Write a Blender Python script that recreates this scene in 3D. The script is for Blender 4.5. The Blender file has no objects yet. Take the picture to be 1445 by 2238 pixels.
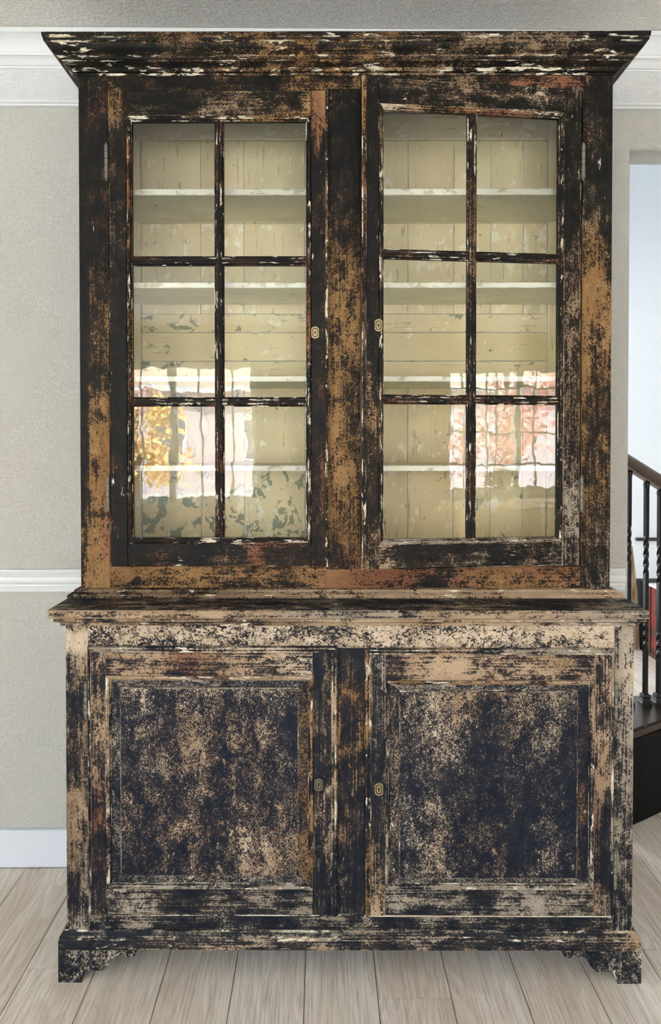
import bpy, bmesh, math, random
from mathutils import Vector, Matrix

C = bpy.context.scene
COL = C.collection
PI = math.pi
random.seed(7)

# ------------------------------------------------------------------ camera
F_PX, PITCH, YAW, EYE = 1620.0, 0.016, 0.0108, 1.4
fw = Vector((math.sin(YAW) * math.cos(PITCH), math.cos(YAW) * math.cos(PITCH), -math.sin(PITCH)))
rt = Vector((math.cos(YAW), -math.sin(YAW), 0.0))
up = rt.cross(fw)
cam = bpy.data.objects.new('camera', bpy.data.cameras.new('camera'))
COL.objects.link(cam)
cam.matrix_world = Matrix(((rt.x, up.x, -fw.x, 0), (rt.y, up.y, -fw.y, 0), (rt.z, up.z, -fw.z, EYE), (0, 0, 0, 1)))
cam.data.sensor_fit = 'AUTO'
cam.data.sensor_width = 36.0
cam.data.lens = 36.0 * F_PX / 2238.0
cam.data.shift_y = -(1119.0 - (960.0 + F_PX * math.tan(PITCH))) / 2238.0
cam.data.clip_start = 0.05
C.camera = cam

# ------------------------------------------------------------------ sky, sun, exposure
w = bpy.data.worlds.new('sky')
C.world = w
w.use_nodes = True
wb = w.node_tree.nodes['Background']
wb.inputs[0].default_value = (0.75, 0.91, 1.05, 1)
wb.inputs[1].default_value = 10.5
sun = bpy.data.objects.new('sun', bpy.data.lights.new('sun', 'SUN'))
COL.objects.link(sun)
sun.data.energy = 36.0
sun.data.angle = math.radians(2)
sun.data.color = (1.0, 0.98, 0.94)
sun.rotation_euler = Vector((-0.25, -0.62, -0.74)).to_track_quat('-Z', 'Y').to_euler()
C.view_settings.view_transform = 'Standard'
C.view_settings.look = 'None'
C.view_settings.gamma = 1.0
C.view_settings.use_curve_mapping = False
C.view_settings.exposure = 0.40
try:
    C.cycles.use_denoising = True
    C.cycles.max_bounces = 10
    C.cycles.diffuse_bounces = 6
    C.cycles.transparent_max_bounces = 16
    C.cycles.sample_clamp_indirect = 8.0
    C.cycles.caustics_reflective = False
    C.cycles.caustics_refractive = False
except Exception:
    pass

WIN1 = (-2.95, -0.95, 0.68, 2.27)     # x0, x1, z0, z1 of the two windows in the wall behind the viewer
WIN2 = (2.87, 4.50, 0.78, 2.25)
ADDED_WIN3 = (-0.30, 1.75, 0.12, 2.35)     # glazed opening added for more daylight, kept clear of the reflections
ADDED_WIN4 = (-3.4, -0.9, 0.60, 2.35)      # unseen window added in the left wall for side light (y0, y1, z0, z1)
YF, YB = -4.4, 2.42                    # inner faces of the front and back walls
XL, XR, ZC = -3.2, 4.8, 2.69


def portal(x0, x1, z0, z1, left=False):
    l = bpy.data.lights.new('window_daylight', 'AREA')
    l.shape = 'RECTANGLE'
    l.size = x1 - x0
    l.size_y = z1 - z0
    l.cycles.is_portal = True
    o = bpy.data.objects.new('window_daylight', l)
    COL.objects.link(o)
    o.location = (XL - 0.12, (x0 + x1) / 2, (z0 + z1) / 2) if left else ((x0 + x1) / 2, YF - 0.12, (z0 + z1) / 2)
    o.rotation_euler = (Vector((1, 0, 0)) if left else Vector((0, 1, 0))).to_track_quat('-Z', 'Y').to_euler()


portal(*WIN1)
portal(*WIN2)
portal(*ADDED_WIN3)
portal(*ADDED_WIN4, left=True)


def hall_fill_light(w_, h_, power, loc, aim):
    l = bpy.data.lights.new('stair_hall_fill_light', 'AREA')
    l.shape = 'RECTANGLE'
    l.size, l.size_y = w_, h_
    l.energy = power
    l.color = (0.90, 0.95, 1.0)
    o = bpy.data.objects.new('stair_hall_fill_light', l)
    COL.objects.link(o)
    o.location = loc
    o.rotation_euler = Vector(aim).to_track_quat('-Z', 'Y').to_euler()


hall_fill_light(2.0, 1.7, 46.0, (0.34, 4.7, 1.35), (1, 0, 0))       # unseen fill light added at the hall's left wall
hall_fill_light(1.5, 1.6, 3.0, (3.42, 4.4, 3.4), (-1, 0, 0))       # weak fill added to brighten the upper hall


# ------------------------------------------------------------------ colour and node helpers
def lin(r, g, b, a=1.0):
    f = lambda c: (c / 255 / 12.92) if c / 255 <= 0.04045 else ((c / 255 + 0.055) / 1.055) ** 2.4
    return (f(r), f(g), f(b), a)


class N:
    def __init__(s, name):
        s.m = bpy.data.materials.new(name)
        s.m.use_nodes = True
        s.t = s.m.node_tree
        s.b = s.t.nodes['Principled BSDF']
        s.out = s.t.nodes['Material Output']

    def put(s, sock, v):
        if v is None:
            return
        if hasattr(v, 'is_output'):
            s.t.links.new(v, sock)
        else:
            sock.default_value = v

    def n(s, kind, **kw):
        nd = s.t.nodes.new(kind)
        for k, v in kw.items():
            setattr(nd, k, v)
        return nd

    def attr(s, name, out='Fac'):
        return s.n('ShaderNodeAttribute', attribute_name=name).outputs[out]

    def math(s, op, a, b=None, c=None, clamp=False):
        nd = s.n('ShaderNodeMath', operation=op, use_clamp=clamp)
        s.put(nd.inputs[0], a)
        s.put(nd.inputs[1], b)
        s.put(nd.inputs[2], c)
        return nd.outputs[0]

    def vec(s, op, a, b=None, scale=None):
        nd = s.n('ShaderNodeVectorMath', operation=op)
        s.put(nd.inputs[0], a)
        s.put(nd.inputs[1], b)
        if scale is not None:
            s.put(nd.inputs['Scale'], scale)
        return nd.outputs[0]

    def noise(s, v, scale, detail=3, rough=0.5, dist=0.0, out='Fac'):
        nd = s.n('ShaderNodeTexNoise')
        s.put(nd.inputs['Vector'], v)
        nd.inputs['Scale'].default_value = scale
        nd.inputs['Detail'].default_value = detail
        nd.inputs['Roughness'].default_value = rough
        nd.inputs['Distortion'].default_value = dist
        return nd.outputs[out]

    def ramp(s, x, a, b, lo=0.0, hi=1.0, smooth=True):
        nd = s.n('ShaderNodeMapRange', interpolation_type='SMOOTHSTEP' if smooth else 'LINEAR', clamp=True)
        s.put(nd.inputs[0], x)
        s.put(nd.inputs[1], a)
        s.put(nd.inputs[2], b)
        nd.inputs[3].default_value = lo
        nd.inputs[4].default_value = hi
        return nd.outputs[0]

    def mix(s, f, a, b, mode='MIX'):
        nd = s.n('ShaderNodeMix', data_type='RGBA', blend_type=mode)
        s.put(nd.inputs[0], f)
        s.put(nd.inputs[6], a)
        s.put(nd.inputs[7], b)
        return nd.outputs[2]

    def bump(s, h, strength, dist, normal=None):
        nd = s.n('ShaderNodeBump')
        nd.inputs['Strength'].default_value = strength
        nd.inputs['Distance'].default_value = dist
        s.put(nd.inputs['Height'], h)
        s.put(nd.inputs['Normal'], normal)
        return nd.outputs[0]

    def set(s, **kw):
        for k, v in kw.items():
            s.put(s.b.inputs[k.replace('_', ' ')], v)


def plain(name, col, rough=0.5, metal=0.0, bump=None, var=0.25, spec=0.5):
    n = N(name)
    n.b.inputs['Specular IOR Level'].default_value = spec
    tc = n.n('ShaderNodeTexCoord').outputs['Object']
    v = n.noise(tc, 60, 3)
    n.set(Base_Color=n.mix(n.ramp(v, 0.3, 0.7, 0, var), col, (col[0] * 0.75, col[1] * 0.75, col[2] * 0.75, 1)),
          Roughness=rough, Metallic=metal)
    if bump:
        n.set(Normal=n.bump(n.noise(tc, bump[0], 4), bump[1], bump[2]))
    return n.m


# worn paint: black coat broken through to bare wood, driven by the wear data of each piece
def make_paint(name, black, black2, grain_w=0.14, low_w=0.22, fine=125, streak=0.55, cover=0.915, whites=(226, 220, 204)):
    n = N(name)
    g = n.attr('gco', 'Vector')
    wear = n.attr('wear')
    chip = n.attr('chip')
    edge = n.attr('edge')
    wood0 = n.attr('wcol', 'Color')
    vS = n.vec('MULTIPLY', g, (1.0, streak, 1.0))
    nL = n.noise(vS, 9, 4, 0.62, 0.4)
    nM = n.noise(n.vec('MULTIPLY', g, (1.0, 0.62, 1.0)), 30, 4, 0.6, 0.6)
    nF = n.noise(n.vec('MULTIPLY', g, (1.0, 0.8, 1.0)), fine, 5, 0.66, 1.8)
    nG = n.noise(n.vec('MULTIPLY', g, (260.0, 7.0, 1.0)), 1.0, 4, 0.6)
    v = n.math('ADD', n.math('MULTIPLY', nL, low_w), n.math('MULTIPLY', nM, 0.22))
    v = n.math('ADD', v, n.math('MULTIPLY', nG, grain_w))
    v = n.math('ADD', v, n.math('MULTIPLY', nF, 0.78 - low_w - grain_w))
    v = n.math('MULTIPLY_ADD', n.math('SUBTRACT', v, 0.5), 3.9, 0.5)
    wear = n.math('MULTIPLY_ADD', edge, 0.16, wear)
    thr = n.math('MULTIPLY_ADD', wear, -0.76, cover)
    d = n.math('SUBTRACT', v, thr)
    m1 = n.ramp(d, -0.03, 0.07)
    m0 = n.ramp(d, -0.26, 0.02)
    grain = n.ramp(nG, 0.33, 0.68)
    tone = n.noise(n.vec('MULTIPLY', g, (1.0, 0.4, 1.0)), 14, 5, 0.65)
    wood = n.mix(n.math('MULTIPLY', grain, 0.55), wood0, n.vec('MULTIPLY', wood0, (0.48, 0.44, 0.40)))
    wood = n.mix(n.ramp(tone, 0.40, 0.66, 0, 0.55), wood, n.vec('MULTIPLY', wood0, (0.62, 0.55, 0.48)))
    wood = n.mix(n.ramp(tone, 0.60, 0.36, 0, 0.30), wood, n.vec('MULTIPLY', wood0, (1.25, 1.25, 1.25)))
    dark = n.mix(0.5, black2, n.vec('MULTIPLY', wood0, (0.26, 0.22, 0.18)))
    blk = n.mix(n.ramp(nM, 0.35, 0.65), black, black2)
    col = n.mix(n.math('MULTIPLY', m0, 0.75), blk, dark)
    col = n.mix(m1, col, wood)
    # white undercoat where the coat has chipped, most of it on the arrises
    nC = n.noise(n.vec('MULTIPLY', g, (1.0, 0.24, 1.0)), 84, 6, 0.70, 0.5)
    nC2 = n.noise(g, 11, 2)
    cv = n.math('ADD', n.math('MULTIPLY', nC, 0.72), n.math('MULTIPLY', nC2, 0.28))
    ct = n.math('MULTIPLY_ADD', edge, -0.060, 0.695)
    ct = n.math('MULTIPLY_ADD', chip, -0.060, ct)
    mc = n.ramp(n.math('SUBTRACT', cv, ct), -0.006, 0.012)
    col = n.mix(mc, col, n.mix(n.ramp(nF, 0.35, 0.65), lin(*whites), lin(176, 160, 132)))
    h = n.math('ADD', n.math('MULTIPLY', m1, -0.6), n.math('MULTIPLY', nF, 0.5))
    h = n.math('ADD', h, n.math('MULTIPLY', nG, 0.35))
    n.set(Base_Color=col, Roughness=n.ramp(m1, 0, 1, 0.52, 0.75), Normal=n.bump(h, 0.55, 0.0011))
    n.b.inputs['Specular IOR Level'].default_value = 0.12
    return n.m


PU = make_paint('worn_black_paint', (0.0045, 0.0044, 0.0042, 1), (0.0110, 0.0098, 0.0082, 1), 0.18)
PL = make_paint('worn_black_paint_blue_cast', (0.0050, 0.0072, 0.0130, 1), (0.0120, 0.0142, 0.0190, 1), 0.25, cover=0.95)  # bluish light on the lower cupboard put into its blacks, here and below
PP = make_paint('crusted_black_paint_blue_cast', (0.0056, 0.0086, 0.0170, 1), (0.0120, 0.0148, 0.0220, 1), 0.05, 0.17, 165, 0.22, 0.965)
PC = make_paint('crusted_black_rail_paint', (0.0050, 0.0072, 0.0130, 1), (0.0120, 0.0142, 0.0190, 1), 0.05, 0.2, 110)


# flaking cream paint inside the cabinet: wear = share of green-grey under-layer, chip = pale scars
def make_cream(name, base, pale):
    n = N(name)
    g = n.attr('gco', 'Vector')
    wear = n.attr('wear')
    chip = n.attr('chip')
    edge = n.attr('edge')
    big = n.noise(g, 6, 3)
    v1 = n.noise(n.vec('MULTIPLY', g, (1.0, 0.8, 1.0)), 26, 6, 0.62, 0.5)
    v2 = n.noise(n.vec('MULTIPLY', g, (1.0, 0.55, 1.0)), 34, 6, 0.66, 0.3)
    st = n.noise(n.vec('MULTIPLY', g, (95.0, 5.0, 1.0)), 1.0, 3, 0.6)
    fine = n.noise(g, 190, 4, 0.7)
    c = n.mix(n.ramp(big, 0.3, 0.7), base, (base[0] * 0.88, base[1] * 0.87, base[2] * 0.82, 1))
    c = n.mix(n.ramp(fine, 0.3, 0.7, 0, 0.18), c, (base[0] * 0.6, base[1] * 0.56, base[2] * 0.45, 1))
    s1 = n.math('MULTIPLY', n.ramp(st, 0.57, 0.68), n.ramp(v1, 0.46, 0.56))
    c = n.mix(n.math('MULTIPLY', s1, 0.5), c, lin(112, 98, 66))
    a = n.math('MULTIPLY_ADD', n.math('SUBTRACT', v1, 0.5), 2.1, 0.5)
    mg = n.ramp(n.math('SUBTRACT', a, n.math('SUBTRACT', 1.0, wear)), -0.02, 0.03)
    c = n.mix(n.math('MULTIPLY', mg, 0.9), c, n.mix(n.ramp(fine, 0.4, 0.6), lin(126, 138, 106), lin(102, 114, 90)))
    b = n.math('MULTIPLY_ADD', n.math('SUBTRACT', v2, 0.5), 2.1, 0.5)
    mp = n.ramp(n.math('SUBTRACT', b, n.math('SUBTRACT', 1.0, chip)), -0.02, 0.04)
    c = n.mix(n.math('MULTIPLY', mp, 0.8), c, pale)
    c = n.mix(n.math('MULTIPLY', edge, 0.85), c, n.mix(n.ramp(v2, 0.52, 0.62), lin(232, 230, 218), lin(178, 170, 144)))
    n.set(Base_Color=c, Roughness=0.55, Normal=n.bump(n.math('ADD', n.math('MULTIPLY', mp, -0.7), fine), 0.3, 0.0008))
    return n.m


CREAM = make_cream('flaking_cream_paint', lin(233, 218, 178), lin(243, 238, 220))
SHELF = make_cream('worn_grey_green_paint', lin(222, 219, 190), lin(238, 234, 212))

WOODC = {'o': lin(144, 113, 75), 't': lin(168, 145, 119), 'r': lin(136, 95, 70), 'p': lin(198, 181, 158),
         'd': lin(104, 80, 60), 'g': lin(154, 143, 128), 'b': lin(138, 118, 96)}


# ------------------------------------------------------------------ mesh helpers
def lerp_spec(spec, t):
    """spec: list of (t, wear, colour key); linear in between"""
    if t <= spec[0][0]:
        a = b = spec[0]
        k = 0
    elif t >= spec[-1][0]:
        a = b = spec[-1]
        k = 0
    else:
        for a, b in zip(spec, spec[1:]):
            if a[0] <= t <= b[0]:
                k = (t - a[0]) / max(1e-6, b[0] - a[0])
                break
    ca, cb = WOODC[a[2]], WOODC[b[2]]
    return a[1] * (1 - k) + b[1] * k, [ca[i] * (1 - k) + cb[i] * k for i in range(3)]


def wear_at(spec, s, t):
    """spec is a list for the whole width, or a list of such lists spread across the width"""
    if isinstance(spec[0], list):
        x = max(0.0, min(0.9999, s)) * (len(spec) - 1)
        i = int(x)
        k = x - i
        w0, c0 = lerp_spec(spec[i], t)
        w1, c1 = lerp_spec(spec[i + 1], t)
        return w0 * (1 - k) + w1 * k, [c0[j] * (1 - k) + c1[j] * k for j in range(3)]
    return lerp_spec(spec, t)


class MB:
    """collects faces with the attributes gco, wear, wcol (per point), edge, chip (per face)"""

    def __init__(s):
        s.v, s.f, s.gco, s.wear, s.wcol, s.edge, s.chip, s.mat = [], [], [], [], [], [], [], []

    def add(s, p, g=(0, 0, 0), wear=0.3, wcol=(0.3, 0.2, 0.1)):
        s.v.append(tuple(p))
        s.gco.append(tuple(g))
        s.wear.append(wear)
        s.wcol.append(tuple(wcol)[:3] + (1.0,))
        return len(s.v) - 1

    def face(s, idx, edge=0.0, chip=1.0, mat=0):
        s.f.append(tuple(idx))
        s.edge.append(edge)
        s.chip.append(chip)
        s.mat.append(mat)

    def sweep(s, prof, A, v, L, u, d, spec=None, chip=1.0, m0=(0, 0), m1=(0, 0), seg=0.03, flags=None, ends=True, bend=None, mats=None):
        """prof: closed loop of (u, d); A start; v direction; end offsets m*(u, d) give mitres"""
        A, v, u, d = Vector(A), Vector(v).normalized(), Vector(u), Vector(d)
        n = max(1, int(round(L / seg)))
        k = len(prof)
        arc = [0.0]
        for i in range(k):
            p, q = prof[i], prof[(i + 1) % k]
            arc.append(arc[-1] + math.hypot(q[0] - p[0], q[1] - p[1]))
        umin, umax = min(p[0] for p in prof), max(p[0] for p in prof)
        off = (random.uniform(0, 50), random.uniform(0, 50), random.uniform(0, 50))
        base = len(s.v)
        for j in range(n + 1):
            t = j / n
            for i in range(k + 1):
                pu, pd = prof[i % k]
                x0 = m0[0] * pu + m0[1] * pd
                x1 = L + m1[0] * pu + m1[1] * pd
                al = x0 + (x1 - x0) * t
                P = A + v * al + u * pu + d * pd
                if spec:
                    wv, cv = wear_at(spec, (pu - umin) / max(1e-6, umax - umin), t)
                else:
                    wv, cv = 0.3, (0.3, 0.2, 0.1)
                s.add(P, (arc[i] + off[0], al + off[1], off[2]), wv, cv)
        for j in range(n):
            for i in range(k):
                a = base + j * (k + 1) + i
                ln = math.hypot(prof[(i + 1) % k][0] - prof[i][0], prof[(i + 1) % k][1] - prof[i][1])
                e = (1.0 if ln < 0.0045 else 0.0) if flags is None else flags[i]
                s.face((a, a + 1, a + k + 2, a + k + 1), e, chip, mats[i] if mats else 0)
        if ends:
            s.face([base + i for i in range(k)][::-1], 0, chip)
            s.face([base + n * (k + 1) + i for i in range(k)], 0, chip)

    def box(s, x0, x1, y0, y1, z0, z1, axis='z', spec=None, chip=1.0, ch=0.0015, seg=0.03):
        """a board with eased arrises; grain along axis; spec runs along axis, across the visible width"""
        c = ch

        def prof(u0, u1, d0, d1):
            k = 6 if spec and isinstance(spec[0], list) else 1
            row = [(u0 + c + (u1 - u0 - 2 * c) * i / k, d0) for i in range(k + 1)]
            return row + [(u1, d0 + c), (u1, d1 - c), (u1 - c, d1), (u0 + c, d1), (u0, d1 - c), (u0, d0 + c)]
        if axis == 'z':
            s.sweep(prof(x0, x1, y0, y1), (0, 0, z0), (0, 0, 1), z1 - z0, (1, 0, 0), (0, 1, 0), spec, chip, seg=seg)
        elif axis == 'x':
            s.sweep(prof(z0, z1, y0, y1), (x0, 0, 0), (1, 0, 0), x1 - x0, (0, 0, 1), (0, 1, 0), spec, chip, seg=seg)
        else:
            s.sweep(prof(x0, x1, z0, z1), (0, y0, 0), (0, 1, 0), y1 - y0, (1, 0, 0), (0, 0, 1), spec, chip, seg=seg)

    def frame_mold(s, x0, x1, z0, z1, prof, specs, chip=1.0, seg=0.03, flags=None):
        """mitred moulding round the opening x0..x1, z0..z1; prof in (inward, depth), inward from the opening's outer line"""
        sp = specs if isinstance(specs, dict) else {k: specs for k in 'lrtb'}
        s.sweep(prof, (x0, 0, z0), (0, 0, 1), z1 - z0, (1, 0, 0), (0, 1, 0), sp['l'], chip, (1, 0), (-1, 0), seg, flags)
        s.sweep(prof, (x1, 0, z0), (0, 0, 1), z1 - z0, (-1, 0, 0), (0, 1, 0), sp['r'], chip, (1, 0), (-1, 0), seg, flags)
        s.sweep(prof, (x0, 0, z1), (1, 0, 0), x1 - x0, (0, 0, -1), (0, 1, 0), sp['t'], chip, (1, 0), (-1, 0), seg, flags)
        s.sweep(prof, (x0, 0, z0), (1, 0, 0), x1 - x0, (0, 0, 1), (0, 1, 0), sp['b'], chip, (1, 0), (-1, 0), seg, flags)

    def grid(s, x0, x1, z0, z1, y, nx, nz, fn, chip=1.0):
        """upright sheet in the x-z plane; fn(s, t) -> wear, colour"""
        off = (random.uniform(0, 50), random.uniform(0, 50), random.uniform(0, 50))
        b = len(s.v)
        for j in range(nz + 1):
            for i in range(nx + 1):
                a, t = i / nx, j / nz
                wv, cv = fn(a, t)
                x, z = x0 + (x1 - x0) * a, z0 + (z1 - z0) * t
                s.add((x, y, z), (x + off[0], z + off[1], off[2]), wv, cv)
        for j in range(nz):
            for i in range(nx):
                q = b + j * (nx + 1) + i
                s.face((q, q + 1, q + nx + 2, q + nx + 1), 0, chip)

    def lathe(s, pts, c, seg=16, wear=0.3, wcol=(0.3, 0.2, 0.1), axis='z'):
        b = len(s.v)
        for (r, h) in pts:
            for i in range(seg):
                a = 2 * PI * i / seg
                if axis == 'z':
                    P = (c[0] + r * math.cos(a), c[1] + r * math.sin(a), c[2] + h)
                else:
                    P = (c[0] + r * math.cos(a), c[1] + h, c[2] + r * math.sin(a))
                s.add(P, (r * a, h, 0), wear, wcol)
        for j in range(len(pts) - 1):
            for i in range(seg):
                a, a2 = b + j * seg + i, b + j * seg + (i + 1) % seg
                s.face((a, a2, a2 + seg, a + seg))
        s.face([b + i for i in range(seg)][::-1])
        s.face([b + (len(pts) - 1) * seg + i for i in range(seg)])

    def poly(s, pts, y0, y1, spec=(0.4, 't'), chip=1.0, mat=0):
        """outline (x, z) extruded from y0 to y1"""
        off = random.uniform(0, 50)
        n = len(pts)
        b = len(s.v)
        for y in (y0, y1):
            for (x, z) in pts:
                s.add((x, y, z), (x + off, z + off, y + off), spec[0], WOODC[spec[1]])
        s.face([b + i for i in range(n)], 0, chip, mat)
        s.face([b + n + i for i in range(n)][::-1], 0, chip, mat)
        for i in range(n):
            j = (i + 1) % n
            # own vertices for the rim, so its wear reads as an edge
            s.face((b + i, b + n + i, b + n + j, b + j), 1.0, chip, mat)

    def build(s, name, mats, parent=None, off=(0, 0, 0), smooth=None):
        me = bpy.data.meshes.new(name)
        o3 = Vector(off)
        me.from_pydata([tuple(Vector(p) - o3) for p in s.v], [], s.f)
        mats = mats if isinstance(mats, (list, tuple)) else [mats]
        for m in mats:
            me.materials.append(m)
        a = me.attributes.new('gco', 'FLOAT_VECTOR', 'POINT')
        a.data.foreach_set('vector', [c for g in s.gco for c in g])
        a = me.attributes.new('wear', 'FLOAT', 'POINT')
        a.data.foreach_set('value', s.wear)
        a = me.attributes.new('wcol', 'FLOAT_COLOR', 'POINT')
        a.data.foreach_set('color', [c for g in s.wcol for c in g])
        a = me.attributes.new('edge', 'FLOAT', 'FACE')
        a.data.foreach_set('value', s.edge)
        a = me.attributes.new('chip', 'FLOAT', 'FACE')
        a.data.foreach_set('value', s.chip)
        me.polygons.foreach_set('material_index', s.mat)
        bm = bmesh.new()
        bm.from_mesh(me)
        bmesh.ops.recalc_face_normals(bm, faces=bm.faces)
        bm.to_mesh(me)
        bm.free()
        if smooth:
            me.polygons.foreach_set('use_smooth', [True] * len(me.polygons))
            try:
                me.set_sharp_from_angle(angle=math.radians(smooth))
            except Exception:
                pass
        me.update()
        o = bpy.data.objects.new(name, me)
        COL.objects.link(o)
        if parent:
            o.parent = parent
        return o


def empty(name, loc, rz=0.0, label=None, cat=None, group=None):
    o = bpy.data.objects.new(name, None)
    o.empty_display_size = 0.1
    COL.objects.link(o)
    o.location = loc
    o.rotation_euler = (0, 0, rz)
    return tag(o, label, cat, group)


def tag(o, label=None, cat=None, group=None, kind=None):
    if label:
        o['label'] = label
    if cat:
        o['category'] = cat
    if group:
        o['group'] = group
    if kind:
        o['kind'] = kind
    return o


def struct(name, mb, mat, smooth=None, parent=None):
    o = mb.build(name, mat, parent, smooth=smooth)
    if parent is None:
        o['kind'] = 'structure'
    return o


# ------------------------------------------------------------------ room materials
def wall_mat(name, col, sc, strength, dist=0.0016):
    n = N(name)
    tc = n.n('ShaderNodeTexCoord').outputs['Object']
    a = n.noise(tc, sc, 3, 0.55, 0.8)
    b = n.noise(tc, sc * 2.4, 2, 0.5)
    h = n.math('ADD', n.ramp(a, 0.42, 0.60), n.math('MULTIPLY', b, 0.4))
    big = n.noise(tc, 1.3, 2)
    n.set(Base_Color=n.mix(n.ramp(big, 0.3, 0.7, 0, 0.5), col, (col[0] * 0.96, col[1] * 0.955, col[2] * 0.94, 1)),
          Roughness=0.62, Normal=n.bump(h, strength, dist))
    n.b.inputs['Specular IOR Level'].default_value = 0.3
    return n.m


WALLM = wall_mat('textured_greige_wall', lin(184, 184, 178), 95, 0.8)
FRIEZE = wall_mat('textured_white_frieze', lin(210, 212, 212), 95, 0.8)
HALLM = wall_mat('textured_white_hall_wall', lin(236, 240, 243), 70, 0.5)
CEILM = wall_mat('textured_ceiling', lin(238, 235, 230), 80, 1.0, 0.0022)
TRIM = plain('white_gloss_trim', lin(216, 219, 220), 0.30, var=0.03)
BASEM = plain('white_baseboard_paint', lin(206, 212, 220), 0.35, var=0.03)


def plank_mat():
    n = N('pale_oak_plank')
    oi = n.n('ShaderNodeObjectInfo')
    rnd = oi.outputs['Random']
    tc = n.n('ShaderNodeTexCoord').outputs['Object']
    cmb = n.n('ShaderNodeCombineXYZ')
    n.put(cmb.inputs[0], n.math('MULTIPLY', rnd, 37.0))
    n.put(cmb.inputs[1], n.math('MULTIPLY', rnd, 91.0))
    n.put(cmb.inputs[2], n.math('MULTIPLY', rnd, 17.0))
    p = n.vec('ADD', tc, cmb.outputs[0])
    # cathedral figure: rings of a noise field stretched along the plank
    field = n.noise(n.vec('MULTIPLY', p, (5.5, 0.75, 1.0)), 1.0, 2, 0.45, 0.3)
    ring = n.math('FRACT', n.math('MULTIPLY', field, 26.0))
    ring = n.math('MULTIPLY', n.ramp(ring, 0.0, 0.75), n.ramp(ring, 1.0, 0.85))
    fine = n.noise(n.vec('MULTIPLY', p, (190.0, 5.0, 1.0)), 1.0, 4, 0.65)
    pore = n.noise(n.vec('MULTIPLY', p, (420.0, 16.0, 1.0)), 1.0, 2, 0.6)
    broad = n.noise(n.vec('MULTIPLY', p, (7.0, 0.8, 1.0)), 1.0, 3, 0.5)
    base = n.mix(rnd, lin(232, 220, 207), lin(242, 234, 224))
    base = n.mix(n.ramp(broad, 0.35, 0.68, 0, 0.6), base, lin(204, 185, 165))
    c = n.mix(n.math('MULTIPLY', ring, 0.26), base, lin(174, 154, 134))
    c = n.mix(n.ramp(fine, 0.44, 0.72, 0, 0.65), c, lin(168, 147, 128))
    c = n.mix(n.ramp(pore, 0.60, 0.72, 0, 0.5), c, lin(132, 112, 94))
    # knots
    vor = n.n('ShaderNodeTexVoronoi')
    n.put(vor.inputs['Vector'], n.vec('MULTIPLY', p, (2.2, 1.0, 1.0)))
    vor.inputs['Scale'].default_value = 0.9
    kn = n.math('ADD', vor.outputs['Distance'], n.math('MULTIPLY', n.noise(p, 60, 3), 0.02))
    c = n.mix(n.ramp(kn, 0.040, 0.020, 0, 0.85), c, lin(58, 42, 32))
    c = n.mix(n.ramp(kn, 0.15, 0.03, 0, 0.35), c, lin(140, 112, 88))
    h = n.math('ADD', n.math('MULTIPLY', fine, -0.6), n.math('MULTIPLY', pore, -0.5))
    n.set(Base_Color=c, Roughness=n.ramp(fine, 0.3, 0.7, 0.42, 0.56), Normal=n.bump(h, 0.22, 0.0006))
    return n.m


PLANK = plank_mat()
SUBFLOOR = plain('dark_plank_joint', lin(84, 70, 56), 0.8)


# ------------------------------------------------------------------ setting: walls, floor, ceiling
def slab_poly_xz(pts, y0, y1):
    mb = MB()
    n = len(pts)
    for y in (y0, y1):
        for x, z in pts:
            mb.add((x, y, z))
    mb.face(range(n))
    mb.face(reversed(range(n, 2 * n)))
    for i in range(n):
        j = (i + 1) % n
        mb.face((i, n + i, n + j, j))
    return mb


def plain_box(x0, x1, y0, y1, z0, z1):
    mb = MB()
    mb.box(x0, x1, y0, y1, z0, z1, ch=0.0005, seg=99)
    return mb


OX, OZ = 1.007, 2.342        # opening in the back wall: left jamb, head
wb_pts = [(XL, 0), (OX, 0), (OX, OZ), (3.05, OZ), (3.05, 0), (XR, 0), (XR, 2.80), (XL, 2.80)]
wbm = slab_poly_xz(wb_pts, YB, YB + 0.14)
wall_back = struct('wall_back', wbm, WALLM)
bm = bmesh.new()
bm.from_mesh(wall_back.data)
es = [e for e in bm.edges if abs(e.verts[0].co.y - e.verts[1].co.y) < 1e-6 and
      all(abs(v.co.x - OX) < 1e-4 and v.co.z < OZ + 1e-4 or (abs(v.co.z - OZ) < 1e-4 and v.co.x < 3.1) for v in e.verts) and e.calc_length() > 0.1]
bmesh.ops.bevel(bm, geom=es, offset=0.016, segments=5, affect='EDGES', profile=0.5)
bm.to_mesh(wall_back.data)
bm.free()
fr = MB()
fr.box(XL, XR, YB - 0.0016, YB + 0.001, 2.485, 2.62, ch=0.0003, seg=99)
struct('trim_4', fr, FRIEZE)     # white painted frieze band between crown and picture rail

FWALL = MB()
w1, w2, w3 = WIN1, WIN2, ADDED_WIN3
spans = [(XL, w1[0], 0, 2.8), (w1[1], w3[0], 0, 2.8), (w3[1], w2[0], 0, 2.8), (w2[1], XR, 0, 2.8)]
for q in (w1, w2, w3):
    spans += [(q[0], q[1], 0, q[2]), (q[0], q[1], q[3], 2.8)]
for (a, b, c, d) in spans:
    FWALL.box(a, b, YF - 0.14, YF, c, d, ch=0.0004, seg=99)
struct('wall_front', FWALL, WALLM)
LW = MB()
for (a, b, c, d) in [(YF - .14, ADDED_WIN4[0], 0, 2.8), (ADDED_WIN4[1], YB + .14, 0, 2.8), (ADDED_WIN4[0], ADDED_WIN4[1], 0, ADDED_WIN4[2]), (ADDED_WIN4[0], ADDED_WIN4[1], ADDED_WIN4[3], 2.8)]:
    LW.box(XL - .14, XL, a, b, c, d, ch=.0004, seg=99)
struct('wall_left', LW, WALLM)
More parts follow.
